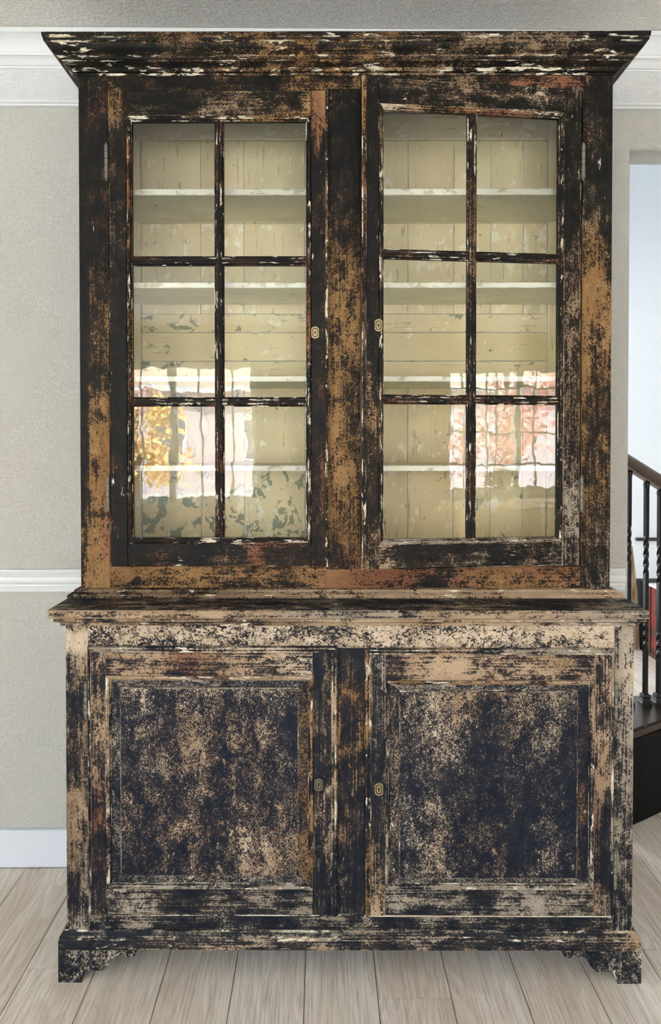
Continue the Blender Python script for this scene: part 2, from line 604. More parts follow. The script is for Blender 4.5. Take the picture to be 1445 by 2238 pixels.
struct('wall_right', plain_box(XR, XR + 0.14, YF - 0.14, YB + 0.14, 0, 2.80), WALLM)
struct('ceiling', plain_box(XL, XR, YF - 0.14, YB, ZC, 2.80), CEILM)
# stair hall beyond the opening
HB, HZ = 6.0, 5.0
struct('wall_hall_back', plain_box(0.3, 3.6, HB, HB + 0.14, 0, HZ), HALLM)
struct('wall_hall_left', plain_box(0.16, 0.3, YB + 0.14, HB + 0.14, 0, HZ), HALLM)
struct('wall_hall_right', plain_box(3.46, 3.6, YB + 0.14, HB, 0, HZ), HALLM)
struct('wall_hall_front', plain_box(0.3, 3.46, YB + 0.02, YB + 0.14, 2.80, HZ), HALLM)
struct('ceiling_hall', plain_box(0.16, 3.6, YB + 0.02, HB + 0.14, HZ, HZ + 0.1), HALLM)

floor = struct('floor', plain_box(XL, XR, YF, HB, -0.05, -0.004), SUBFLOOR)
PW, PX0 = 0.18464, -0.04579
fixed = {-4: 1.946, 1: 1.832, 5: 2.002}       # end joints seen in the photograph, by plank column
for ci in range(-17, 27):
    x0 = PX0 + ci * PW
    x1 = x0 + PW
    xa, xb = max(x0, XL), min(x1, XR)
    if xb - xa < 0.02:
        continue
    L = 2.1
    j0 = fixed.get(ci, 1.95 + (0.9 if ci % 2 else -0.55) + random.uniform(-0.4, 0.4))
    if ci not in fixed and -5 <= ci <= 6 and 1.72 < j0 < 2.5:
        j0 = 1.3
    cuts = [YF] + sorted(j0 + k * L for k in range(-4, 4) if YF + 0.2 < j0 + k * L < HB - 0.2) + [HB]
    for y0, y1 in zip(cuts, cuts[1:]):
        xm, ym = (xa + xb) / 2, (y0 + y1) / 2
        hw, hl_ = (xb - xa) / 2 - 0.0009, (y1 - y0) / 2 - 0.0009
        mb = MB()
        c = 0.0014
        mb.sweep([(-hw, -0.004), (hw, -0.004), (hw, -c), (hw - c, 0), (-hw + c, 0), (-hw, -c)],
                 (0, -hl_, 0), (0, 1, 0), 2 * hl_, (1, 0, 0), (0, 0, 1), seg=99)
        o = mb.build('floor_plank', PLANK, floor)
        o.location = (xm, ym, 0)


# mouldings on the back wall: profile (z, out); out goes towards the room
def wall_mold(name, prof, x0, x1, mat=TRIM, y=YB):
    mb = MB()
    mb.sweep(prof + [(prof[-1][0], -0.001), (prof[0][0], -0.001)], (x0, y, 0), (1, 0, 0), x1 - x0, (0, 0, 1), (0, -1, 0), seg=99)
    return struct(name, mb, mat, smooth=35)


cz = ZC
crown = [(cz - 0.002, 0.074), (cz - 0.017, 0.074), (cz - 0.018, 0.070)]
for k in range(9):
    a = k / 8
    crown.append((cz - 0.020 - 0.040 * a, 0.068 - 0.030 * (a ** 0.6)))
crown += [(cz - 0.061, 0.036), (cz - 0.068, 0.034), (cz - 0.069, 0.029), (cz - 0.078, 0.020), (cz - 0.087, 0.017), (cz - 0.091, 0.013),
          (cz - 0.0915, 0.008), (cz - 0.096, 0.006)]
wall_mold('trim_1', crown, XL, XR)
pr = [(2.4995, 0.003), (2.4985, 0.010), (2.494, 0.012), (2.493, 0.008), (2.486, 0.009), (2.481, 0.014), (2.478, 0.016), (2.477, 0.012), (2.473, 0.011), (2.4705, 0.006)]
wall_mold('trim_2', pr, XL, XR)
cr = [(0.9780, 0.004), (0.9770, 0.013), (0.9720, 0.015), (0.9710, 0.011), (0.9690, 0.011), (0.9680, 0.014), (0.9630, 0.017), (0.9580, 0.013),
      (0.9550, 0.012), (0.9540, 0.018), (0.9430, 0.021), (0.9330, 0.018), (0.9290, 0.013), (0.9240, 0.014), (0.9180, 0.011), (0.9130, 0.010),
      (0.9120, 0.012), (0.9085, 0.012), (0.9080, 0.009), (0.9035, 0.007)]
wall_mold('trim_3', cr, XL, OX - 0.016)
wall_mold('baseboard_back', [(0.1257, 0.001), (0.1257, 0.011), (0.1235, 0.013), (0.004, 0.013)], XL, OX - 0.016, BASEM)
wall_mold('trim_6', [(0.1285, 0.001), (0.1285, 0.0025), (0.1256, 0.0025)], XL, OX - 0.016, plain('grey_caulk_line', lin(176, 176, 170), 0.6))


# ------------------------------------------------------------------ windows behind the viewer (seen as reflections, or added unseen for daylight)
def window(name, x0, x1, z0, z1, vbars, hbars, heavy):
    mb = MB()
    y0, y1 = YF - 0.11, YF - 0.05
    fwid = 0.05
    mb.box(x0, x0 + fwid, y0, y1, z0, z1, ch=0.002, seg=99)
    mb.box(x1 - fwid, x1, y0, y1, z0, z1, ch=0.002, seg=99)
    mb.box(x0, x1, y0, y1, z1 - fwid, z1, 'x', ch=0.002, seg=99)
    mb.box(x0, x1, y0, y1, z0, z0 + fwid, 'x', ch=0.002, seg=99)
    for x in heavy:
        mb.box(x - 0.04, x + 0.04, y0, y1, z0, z1, ch=0.002, seg=99)
    for x in vbars:
        mb.box(x - 0.011, x + 0.011, y0 + 0.02, y1 - 0.015, z0, z1, ch=0.002, seg=99)
    for z in hbars:
        mb.box(x0, x1, y0 + 0.021, y1 - 0.016, z - 0.011, z + 0.011, 'x', ch=0.002, seg=99)
    mb.box(x0 - 0.06, x1 + 0.06, YF - 0.02, YF + 0.05, z0 - 0.03, z0, 'x', ch=0.004, seg=99)
    o = struct(name, mb, TRIM)
    return o


window('window_1', *WIN1, (-2.28, -1.60, -1.23), (), (-1.91,))
window('window_2', *WIN2, (3.10, 3.39, 3.51, 4.04), (2.0, 1.49, 1.11), (3.81,))
window('added_door_1', *ADDED_WIN3, (), (), (.725,))
mb = MB()
for a in (ADDED_WIN4[0], -2.18, ADDED_WIN4[1] - .06):
    mb.box(XL - .11, XL - .05, a, a + .06, ADDED_WIN4[2], ADDED_WIN4[3], ch=.002, seg=99)
for c in (ADDED_WIN4[2], ADDED_WIN4[3] - .06):
    mb.box(XL - .1095, XL - .0505, ADDED_WIN4[0], ADDED_WIN4[1], c, c + .06, 'y', ch=.002, seg=99)
struct('added_window_3', mb, TRIM)

# ------------------------------------------------------------------ the cupboard: placement
YAWC = -0.014
ex = Vector((math.cos(YAWC), math.sin(YAWC), 0))
ey = Vector((-math.sin(YAWC), math.cos(YAWC), 0))
ORG = Vector((0.06345, 1.88502, 0.0))
UP_OFF = (0.0, 0.30, 0.966)           # origin of the upper cabinet inside the cupboard's frame
LOW_OFF = (0.0, 0.25, 0.0)


def place(off):
    return ORG + ex * off[0] + ey * off[1] + Vector((0, 0, off[2]))


top_cab = empty('display_cabinet', place(UP_OFF), YAWC,
                'tall black distressed cabinet with two glazed doors and cornice, standing on the cupboard base', 'cabinet')
base_cab = empty('cupboard_base', place(LOW_OFF), YAWC,
                 'low distressed black cupboard with two panelled doors and bracket feet, under the glazed cabinet', 'cupboard')


def U(mb, name, mat=PU, smooth=None, parent=top_cab):
    return mb.build(name, mat, parent, UP_OFF, smooth)


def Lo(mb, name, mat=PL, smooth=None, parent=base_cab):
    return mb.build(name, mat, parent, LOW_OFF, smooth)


FU, BU = 0.159, 0.490                 # front and back planes of the upper carcass
ZB, ZT = 0.985, 2.420

# carcass of the upper cabinet
sp_main = [(0, .72, 'o'), (.10, .66, 'o'), (.22, .66, 'o'), (.35, .64, 'o'), (.42, .40, 'o'), (.5, .50, 'o'), (.6, .34, 'o'), (.68, .15, 'd'), (.8, .20, 'r'), (.9, .30, 'r'), (1, .30, 'o')]
sp_right = [(0, .75, 'o'), (.10, .62, 'r'), (.22, .70, 'o'), (.35, .74, 'o'), (.42, .52, 'o'), (.5, .58, 'o'), (.56, .55, 'o'), (.66, .20, 'd'), (.8, .30, 'r'), (.9, .38, 'r'), (1, .42, 'r')]
sp_edge = [(0, .60, 'o'), (.12, .5, 'o'), (.2, .3, 'o'), (.26, .08, 'd'), (.6, .04, 'd'), (.75, .08, 'd'), (1, .2, 'r')]
sp_ls = [sp_edge, sp_edge, sp_main, sp_main, sp_main, sp_right, sp_right]
mb = MB()
mb.box(-.735, -.6535, FU, FU + .03, ZB, ZT, 'z', sp_ls, .3)
U(mb, 'stile')
sp_rs = [[(0, .30, 'g'), (.06, .30, 'o'), (.2, .45, 'o'), (.3, .52, 'o'), (.4, .62, 'o'), (.5, .72, 'o'), (.58, .78, 'o'), (.66, .62, 'o'), (.72, .40, 'b'), (.8, .20, 'b'), (.9, .16, 'b'), (1, .34, 'r')],
         [(0, .42, 'g'), (.06, .22, 'g'), (.2, .40, 'o'), (.3, .48, 'o'), (.4, .42, 'o'), (.5, .62, 'o'), (.58, .60, 'o'), (.66, .40, 'o'), (.72, .22, 'b'), (.8, .12, 'b'), (.9, .12, 'b'), (1, .15, 'b')]]
mb = MB()
mb.box(.6475, .729, FU, FU + .03, ZB, ZT, 'z', sp_rs, .3)
U(mb, 'stile')
sp_cs = [[(0, .60, 'r'), (.08, .50, 'o'), (.2, .62, 'o'), (.3, .60, 'o'), (.42, .66, 'o'), (.55, .72, 'o'), (.62, .68, 'o'), (.68, .42, 'o'), (.76, .30, 'd'), (.9, .18, 'd'), (1, .32, 'o')],
         [(0, .50, 'r'), (.08, .42, 'o'), (.2, .56, 'o'), (.3, .52, 'o'), (.42, .45, 'o'), (.5, .55, 'o'), (.55, .66, 'o'), (.62, .55, 'o'), (.68, .25, 'd'), (.76, .30, 'd'), (.9, .08, 'd'), (1, .28, 'o')]]
mb = MB()
mb.box(-.056, .050, FU, FU + .03, 1.04, 2.36, 'z', sp_cs, .2)
U(mb, 'stile')
sp_tr = [[(0, .20, 'o'), (.2, .18, 'o'), (.35, .34, 'o'), (.5, .48, 'o'), (.62, .40, 'o'), (.75, .38, 'b'), (.85, .55, 'r'), (1, .55, 'r')],
         [(0, .05, 'o'), (.3, .18, 'o'), (.5, .35, 'o'), (.62, .34, 'b'), (.75, .34, 'b'), (.85, .42, 'r'), (1, .40, 'r')]]
mb = MB()
mb.box(-.6535, .6475, FU + .001, FU + .03, 2.352, ZT, 'x', sp_tr, .3)
U(mb, 'rail')
sp_br = [[(0, .66, 'o'), (.25, .50, 'o'), (.4, .56, 'o'), (.55, .60, 'r'), (.7, .42, 'r'), (.82, .60, 'o'), (.92, .50, 'o'), (1, .46, 'r')],
         [(0, .62, 'o'), (.25, .58, 'o'), (.4, .62, 'o'), (.55, .62, 'r'), (.7, .45, 'r'), (.82, .66, 'o'), (.92, .56, 'r'), (1, .58, 'o')]]
mb = MB()
mb.box(-.6535, .6475, FU + .001, FU + .03, ZB, 1.048, 'x', sp_br, .3)
U(mb, 'rail')
dk = [(0, .25, 'd'), (1, .2, 'd')]
for sx, x0, x1 in ((-1, -.735, -.715), (1, .709, .729)):
    mb = MB()
    mb.box(x0, x1, FU + .0305, BU, ZB, ZT, 'z', dk, .2)
    U(mb, 'side_panel')
mb = MB()
mb.box(-.714, .708, FU + .031, BU - .02, 2.425, 2.443, 'x', dk, .1)
U(mb, 'top_panel')
mb = MB()
cw = [(0, .0, 't'), (1, .0, 't')]
mb.box(-.714, .708, FU + .031, BU - .02, 1.03, 1.048, 'x', [(0, .12, 't'), (1, .12, 't')], .2, seg=.1)
U(mb, 'bottom_panel', CREAM)
# base moulding round the foot of the upper cabinet
bmold = [(0.0, .0), (0.0, .028), (.006, .028), (.009, .026), (.014, .016), (.017, .013), (.020, .012), (.022, .006), (.023, 0.0)]
bmold = [(a, b + .001) for a, b in bmold]
spb = [(0, .55, 'b'), (.1, .45, 'b'), (.3, .6, 'b'), (.5, .62, 't'), (.7, .66, 't'), (1, .7, 't')]
mb = MB()
mb.sweep(bmold, (-.735, FU, .9662), (1, 0, 0), 1.464, (0, 0, 1), (0, -1, 0), spb, .9, (0, -1), (0, 1))
mb.sweep(bmold, (-.735, FU, .9662), (0, 1, 0), BU - FU, (0, 0, 1), (-1, 0, 0), spb, .6, (0, -1), (0, 0))
mb.sweep(bmold, (.729, FU, .9662), (0, 1, 0), BU - FU, (0, 0, 1), (1, 0, 0), spb, .6, (0, -1), (0, 0))
U(mb, 'base_moulding', smooth=35)
# cornice
cor = [(2.394, 0.001), (2.394, .004), (2.3975, .006), (2.400, .005), (2.4015, .010)]
for k in range(6):
    a = k / 5
    cor.append((2.4035 + .0155 * a, .012 + .020 * (a ** 1.8)))
cor += [(2.4205, .034), (2.4215, .039), (2.4265, .040), (2.4285, .043)]
for k in range(6):
    a = k / 5
    cor.append((2.4300 + .0230 * a, .044 + .020 * math.sin(a * PI / 2)))
cor += [(2.4545, .066), (2.4555, .069), (2.4620, .070), (2.4635, .068), (2.4650, .072), (2.4755, .073), (2.4770, .071), (2.4770, .001)]
spc = [[(0, .10, 'd'), (.2, .16, 'd'), (.5, .36, 'o'), (.75, .30, 'b'), (.9, .12, 'd'), (1, .1, 'd')],
       [(0, .16, 'o'), (.2, .26, 'b'), (.45, .50, 'o'), (.65, .40, 'b'), (.85, .42, 'b'), (1, .2, 'd')],
       [(0, .18, 'o'), (.25, .42, 'o'), (.5, .46, 'o'), (.75, .36, 'b'), (.9, .22, 'b'), (1, .12, 'd')]]
mb = MB()
mb.sweep(cor, (-.735, FU, 0), (1, 0, 0), 1.464, (0, 0, 1), (0, -1, 0), spc, 1.45, (0, -1), (0, 1))
mb.sweep(cor, (-.735, FU, 0), (0, 1, 0), BU - FU, (0, 0, 1), (-1, 0, 0), dk, 1.3, (0, -1), (0, 0))
mb.sweep(cor, (.729, FU, 0), (0, 1, 0), BU - FU, (0, 0, 1), (1, 0, 0), dk, 1.3, (0, -1), (0, 0))
U(mb, 'cornice', smooth=30)


# interior: framed back of cream boards, shelves
def gridspec(rows):
    def f(s, t):
        y = max(0, min(.9999, t)) * (len(rows) - 1)
        j = int(y)
        k = y - j

        def row(r):
            x = max(0, min(.9999, s)) * (len(r) - 1)
            i = int(x)
            q = x - i
            a, b = r[i], r[i + 1]
            ca, cb = WOODC[a[1]], WOODC[b[1]]
            return a[0] * (1 - q) + b[0] * q, [ca[m] * (1 - q) + cb[m] * q for m in range(3)]
        w0, c0 = row(rows[j])
        w1_, c1 = row(rows[j + 1])
        return w0 * (1 - k) + w1_ * k, [c0[m] * (1 - k) + c1[m] * k for m in range(3)]
    return f


YBK = 0.466


def back_board(x0, x1, z0, z1, axis, spec, chip, dy=0.0):
    mb = MB()
    mb.box(x0, x1, YBK + dy, YBK + .012 + dy, z0, z1, axis, spec, chip, ch=.0016, seg=.05)
    return U(mb, 'back_board', CREAM)


def sp(a, b=None, c=None):
    b = a if b is None else b
    c = b if c is None else c
    return [(0, a, 't'), (.5, b, 't'), (1, c, 't')]


for x0, x1 in ((-.714, -.6445), (.641, .708)):       # stiles and top rail of the back frame
    mb = MB()
    mb.box(x0, x1, YBK - .010, YBK + .012, 1.05, 2.42, 'z', sp(.22, .1, .08), .28, ch=.002, seg=.05)
    U(mb, 'back_stile', CREAM)
mb = MB()
mb.box(-.6440, .6405, YBK - .010, YBK + .012, 2.341, 2.42, 'x', sp(.12, .05, .12), .32, ch=.002, seg=.05)
U(mb, 'back_rail', CREAM)
xs = [-.643, -.455, -.318, -.125, .045, .20, .345, .462, .565, .640]
for (z0, z1, wr, chs) in ((2.082, 2.340, .10, .22), (1.797, 2.081, .14, .30)):
    for x0, x1 in zip(xs, xs[1:]):
        back_board(x0 + .0005, x1 - .0005, z0, z1 - .0006, 'z', sp(wr, wr * .6, wr), chs + (.10 if z1 < 2.1 else 0) * random.random())
for z0, z1, a in ((1.738, 1.7965, .20), (1.648, 1.7375, .10), (1.562, 1.6475, .16)):
    back_board(-.643, .640, z0, z1 - .0006, 'x', [(0, a + .22, 't'), (.25, a + .1, 't'), (.5, a, 't'), (1, a, 't')], .26)
for i, (x0, x1) in enumerate(zip(xs, xs[1:])):
    left = i < 4
    back_board(x0 + .0005, x1 - .0005, 1.3105, 1.5612, 'z', sp(.10, .15, .30 if left else .15), .26)
    back_board(x0 + .0005, x1 - .0005, 1.05, 1.3098, 'z', sp(.46 if left else .15, .42 if left else .18, .30), .30)
# inner side linings
for x0, x1 in ((-.7145, -.7085), (.7025, .7085)):
    mb = MB()
    mb.box(x0, x1, FU + .0315, YBK - .0105, 1.049, 2.42, 'z', sp(.3, .15, .1), .3, ch=.0005, seg=.05)
    U(mb, 'side_lining', CREAM)
for zt, th in ((2.1015, .0180), (1.8400, .0155), (1.5775, .0155), (1.3262, .0160)):
    mb = MB()
    y0, y1 = .2, YBK - .0105
    c = .0015
    pf = [(zt - th + c, y0), (zt - c, y0), (zt, y0 + c), (zt, y1), (zt - th, y1), (zt - th, y0 + c)]
    mb.sweep(pf, (-.708, 0, 0), (1, 0, 0), 1.410, (0, 0, 1), (0, 1, 0), sp(.08), .22, flags=[1, 1, 0, 0, 0, 1], seg=.06)
    U(mb, 'shelf', SHELF)

# ------------------------------------------------------------------ glass
def glass_mat():
    n = N('old_wavy_glass')
    n.t.nodes.remove(n.b)
    tc = n.n('ShaderNodeTexCoord').outputs['Object']
    geo = n.n('ShaderNodeNewGeometry').outputs['Normal']
    w1_ = n.noise(n.vec('MULTIPLY', tc, (26.0, 1.0, 15.0)), 1.0, 2, 0.5, 0.6, out='Color')
    w2_ = n.noise(n.vec('MULTIPLY', tc, (5.0, 1.0, 4.0)), 1.0, 1, 0.5, 0.0, out='Color')
    p = n.vec('ADD', n.vec('SCALE', n.vec('SUBTRACT', w1_, (.5, .5, .5)), scale=0.0085),
              n.vec('SCALE', n.vec('SUBTRACT', w2_, (.5, .5, .5)), scale=0.010))
    nrm = n.vec('NORMALIZE', n.vec('ADD', geo, p))
    gl = n.n('ShaderNodeBsdfGlossy')
    gl.inputs['Roughness'].default_value = 0.0
    n.put(gl.inputs['Normal'], nrm)
    tr = n.n('ShaderNodeBsdfTransparent')
    tr.inputs['Color'].default_value = (0.985, 0.988, 0.97, 1)
    fr_ = n.n('ShaderNodeFresnel')
    fr_.inputs['IOR'].default_value = 1.52
    mx = n.n('ShaderNodeMixShader')
    n.put(mx.inputs[0], n.math('MULTIPLY', fr_.outputs[0], 1.0))
    n.t.links.new(tr.outputs[0], mx.inputs[1])
    n.t.links.new(gl.outputs[0], mx.inputs[2])
    n.t.links.new(mx.outputs[0], n.out.inputs[0])
    return n.m


GLASS = glass_mat()
BRASS = plain('aged_brass', lin(150, 134, 98), 0.42, 0.85, (180, 0.5, 0.0008))
STEEL = plain('flaking_grey_hinge', lin(112, 108, 97), 0.55, 0.35, (120, 0.6, 0.001))
PATINA = plain('dark_brass_patina', lin(70, 60, 40), 0.5, 0.6, (180, 0.5, 0.0008))
DARKHOLE = plain('dark_keyhole', (0.004, 0.004, 0.004, 1), 0.8)
TARN = plain('paint_smeared_brass', lin(104, 98, 84), 0.5, 0.5, (180, 0.5, 0.0008))


def escutcheon(parent, x, y, z, w_, h_, off, mat, name='escutcheon'):
    """cast keyhole plate: cut-cornered plate, raised rim, inner boss, keyhole"""
    mb = MB()

    def outline(sc, sz=None):
        a, b = w_ / 2 * sc, h_ / 2 * (sz or sc)
        return [(x - a, z - b * .62), (x - a * .62, z - b * .86), (x - a * .25, z - b * .90), (x, z - b), (x + a * .25, z - b * .90), (x + a * .62, z - b * .86), (x + a, z - b * .62),
                (x + a, z + b * .62), (x + a * .62, z + b * .86), (x + a * .25, z + b * .90), (x, z + b), (x - a * .25, z + b * .90), (x - a * .62, z + b * .86), (x - a, z + b * .62)]
    mb.poly(outline(1.0), y - .0014, y, mat=2)
    o1, o2 = outline(1.0), outline(.80)
    n = len(o1)
    b = len(mb.v)
    for pts, d in ((o1, .0014), (o1, .0030), (o2, .0030), (o2, .0014)):
        for (a, c) in pts:
            mb.add((a, y - d, c))
    for k in range(3):
        for i in range(n):
            j = (i + 1) % n
            mb.face((b + k * n + i, b + k * n + j, b + (k + 1) * n + j, b + (k + 1) * n + i))
    mb.poly(outline(.52, .60), y - .0024, y - .0013)
    kr = w_ * .12
    key = [(x + kr * math.cos(a), z + h_ * .07 + kr * math.sin(a)) for a in [math.radians(-50 + 28 * i) for i in range(11)]]
    key += [(x - kr * .55, z - h_ * .17), (x + kr * .55, z - h_ * .17)]
    mb.poly(key, y - .0027, y - .0023, mat=1)
    return mb.build(name, [mat, DARKHOLE, PATINA], parent, off, smooth=40)


def hinge(parent, x, y, z0, z1, off, r=.0052, n=5):
    mb = MB()
    h = (z1 - z0) / n
    pts = []
    for k in range(n):
        a, b_ = z0 + k * h, z0 + (k + 1) * h
        mb.lathe([(r * .86, a + .0004), (r, a + .0012), (r, b_ - .0012), (r * .86, b_ - .0004)], (x, y, 0), 10)
    mb.lathe([(r * .5, z1 - .001), (r * .75, z1 + .003), (r * .3, z1 + .006)], (x, y, 0), 10)
    mb.lathe([(r * .3, z0 - .006), (r * .75, z0 - .003), (r * .5, z0 + .001)], (x, y, 0), 10)
    return mb.build('hinge', STEEL, parent, off, smooth=40)


# ------------------------------------------------------------------ glazed doors (built closed, then swung on the hinge edge)
def glazed_door(xh, xf, zs, rot, S, esc_x):
    """xh hinge edge, xf free edge; S holds the wear of each member"""
    y0, y1 = .147, .172
    sgn = 1 if xf > xh else -1
    xl, xr = min(xh, xf), max(xh, xf)
    z0, z1 = zs
    wh, wf_ = .050, .0475
    il, ir = (xl + (wh if sgn > 0 else wf_)), (xr - (wf_ if sgn > 0 else wh))
    zb, zt = z0 + .066, z1 - .068
    OFF = Vector((xh, y0, 0))
    mb = MB()
    mb.box(xl, il, y0, y1, z0, z1, 'z', S['l'], S.get('chip', .6), ch=.003)
    mb.box(ir, xr, y0, y1, z0, z1, 'z', S['r'], S.get('chip', .6), ch=.003)
    mb.box(il + .0006, ir - .0006, y0 + .0006, y1, zt, z1, 'x', S['t'], S.get('chip', .6), ch=.003)
    mb.box(il + .0006, ir - .0006, y0 + .0006, y1, z0, zb, 'x', S['b'], S.get('chip', .6), ch=.003)
    # raised lip along the outer edge of the leaf
    if sgn > 0:
        lip = [(0, 0), (0, -.004), (.0035, -.005), (.007, -.004), (.0075, 0)]
    else:
        lip = [(0, 0), (0, -.004), (.003, -.006), (.0105, -.006), (.0125, -.002), (.013, 0)]
    xe = xf
    mb.sweep(lip, (xe, y0, z0), (0, 0, 1), z1 - z0, (-sgn, 0, 0), (0, 1, 0), S['lip'], 1.5)
    door = bpy.data.objects.new('glazed_door', None)
    off3 = Vector((OFF.x, OFF.y, 0))
    door = mb.build('glazed_door', PU, top_cab, (OFF.x, OFF.y, UP_OFF[2]))
    door.location = (OFF.x - UP_OFF[0], OFF.y - UP_OFF[1], 0)
    door.rotation_euler = (0, 0, rot)
    doff = (OFF.x, OFF.y, UP_OFF[2])
    # sticking round the glass
    mb = MB()
    st = [(0, 0.0), (.0015, -.0012), (.004, -.0012), (.0055, .0010), (.008, .0012), (.0105, .0050), (.0115, .0062), (.0125, .0062), (.0125, .020), (0, .020)]
    st = [(a, b + y0) for a, b in st]
    mb.frame_mold(il, ir, zb, zt, st, S['stick'], 1.35)
    mb.build('glazing_moulding', PU, door, doff, smooth=35)
    gl, gr, gb, gt = il + .0125, ir - .0125, zb + .0125, zt - .0125
    # bars
    xm = (gl + gr) / 2
    bar = [(-.013, .0200), (-.013, .0095), (-.0105, .0085), (-.0075, .0045), (-.0045, .0040), (-.0030, .0015), (.0030, .0015), (.0045, .0040), (.0075, .0045), (.0105, .0085), (.013, .0095), (.013, .0200)]
    bar = [(a, b + y0) for a, b in bar]
    zr = [z0 + (1.8895 - 1.05), z0 + (1.503 - 1.05)]
    mb = MB()
    mb.sweep(bar, (xm, 0, gb), (0, 0, 1), gt - gb, (1, 0, 0), (0, 1, 0), S['bar'], 1.15)
    mb.build('glazing_bar', PU, door, doff, smooth=35)
    for z in zr:
        for xa, xb in ((gl, xm - .0085), (xm + .0085, gr)):
            mb = MB()
            mb.sweep(bar, (xa, 0, z), (1, 0, 0), xb - xa, (0, 0, 1), (0, 1, 0), S['bar'], 1.35)
            mb.build('glazing_bar', PU, door, doff, smooth=35)
    cols = [(gl, xm - .013), (xm + .013, gr)]
    rows = [(gb, zr[1] - .013), (zr[1] + .013, zr[0] - .013), (zr[0] + .013, gt)]
    for (a, b_) in cols:
        for (c, d_) in rows:
            mb = MB()
            for y in (y0 + .0125, y0 + .0150):
                for p in ((a - .001, c - .001), (b_ + .001, c - .001), (b_ + .001, d_ + .001), (a - .001, d_ + .001)):
                    mb.add((p[0], y, p[1]))
            mb.face((0, 1, 2, 3))
            mb.face((7, 6, 5, 4))
            mb.build('glass_pane', GLASS, door, doff)
    escutcheon(door, esc_x, y0, z0 + (1.6916 - 1.05) + (0 if sgn > 0 else .006), .0205, .0345, doff, BRASS)
    for za, zb_ in ((1.205, 1.295), (2.112, 2.202)):
        mb_x = xh - sgn * .006
        hinge(door, mb_x, y0 + .002, za, zb_, doff)
    return door


SL = dict(
    l=[[(0, .25, 'r'), (.1, .12, 'r'), (.3, .12, 'd'), (.5, .20, 'd'), (.65, .26, 'b'), (.8, .30, 'b'), (.9, .36, 'b'), (.97, .58, 'o'), (1, .6, 'o')],
       [(0, .18, 'r'), (.1, .05, 'd'), (.5, .02, 'd'), (.8, .05, 'd'), (.92, .12, 'b'), (1, .4, 'o')]],
    r=[[(0, .30, 'r'), (.06, .10, 'r'), (.3, .08, 'd'), (.6, .06, 'd'), (.85, .05, 'd'), (.92, .40, 'r'), (1, .55, 'r')],
       [(0, .50, 'r'), (.06, .34, 'r'), (.2, .48, 'r'), (.4, .34, 'r'), (.55, .44, 'r'), (.7, .36, 'o'), (.85, .42, 'o'), (.93, .72, 'r'), (1, .62, 'o')]],
    t=[(0, .34, 'b'), (.2, .22, 'b'), (.5, .38, 'b'), (.75, .36, 'b'), (.9, .26, 'o'), (1, .5, 'o')],
    b=[(0, .14, 'r'), (.2, .24, 'r'), (.45, .20, 'b'), (.7, .48, 'r'), (.85, .42, 'r'), (1, .35, 'r')],
    lip=[(0, .30, 'b'), (.3, .22, 'b'), (.6, .2, 'b'), (1, .34, 'b')],
    stick={'l': [(0, .1, 'd'), (.5, .36, 'o'), (1, .30, 'r')], 'r': [(0, .1, 'd'), (.5, .30, 'r'), (1, .1, 'd')], 't': [(0, .15, 'b'), (.6, .3, 'o'), (1, .4, 'o')], 'b': [(0, .08, 'd'), (1, .15, 'd')]},
    bar=[(0, .22, 'r'), (.5, .14, 'd'), (1, .24, 'r')], chip=.75)
SR = dict(
    l=[[(0, .60, 't'), (.07, .34, 'r'), (.2, .40, 'b'), (.35, .54, 'b'), (.5, .40, 'o'), (.6, .34, 'r'), (.7, .20, 'r'), (.85, .14, 'b'), (1, .16, 'b')],
       [(0, .62, 't'), (.06, .48, 't'), (.12, .14, 'd'), (.3, .34, 'o'), (.45, .30, 'b'), (.6, .20, 'd'), (1, .08, 'd')]],
    r=[[(0, .52, 'g'), (.15, .48, 'g'), (.3, .48, 'b'), (.5, .46, 'b'), (.65, .34, 'b'), (.75, .12, 'd'), (.9, .10, 'd'), (1, .28, 'b')],
       [(0, .58, 'g'), (.15, .56, 'g'), (.3, .56, 'b'), (.5, .54, 'b'), (.65, .44, 'b'), (.75, .22, 'b'), (.9, .16, 'b'), (1, .34, 'g')]],
    t=[(0, .20, 'b'), (.15, .36, 'b'), (.3, .28, 'b'), (.5, .44, 't'), (.65, .36, 'b'), (.8, .40, 't'), (.92, .30, 'p'), (1, .25, 'b')],
    b=[(0, .66, 't'), (.08, .58, 't'), (.14, .16, 'b'), (.4, .30, 'b'), (.6, .24, 'g'), (.8, .40, 'b'), (1, .5, 'g')],
    lip=[(0, .4, 'b'), (.2, .26, 'b'), (.5, .35, 'b'), (.7, .42, 'r'), (1, .52, 'o')],
    stick={'l': [(0, .2, 'b'), (.5, .20, 'b'), (1, .25, 'b')], 'r': [(0, .15, 'b'), (1, .2, 'b')], 't': [(0, .55, 'p'), (.3, .36, 'o'), (.6, .50, 'r'), (1, .3, 'b')], 'b': [(0, .55, 'g'), (.5, .42, 'g'), (1, .40, 'g')]},
    bar=[(0, .22, 'r'), (.5, .24, 'b'), (1, .28, 'r')], chip=.85)
glazed_door(-.650, -.0505, (1.050, 2.349), 0.0, SL, -.0855)
glazed_door(.6405, .0345, (1.0535, 2.353), math.radians(6.77), SR, .0795)

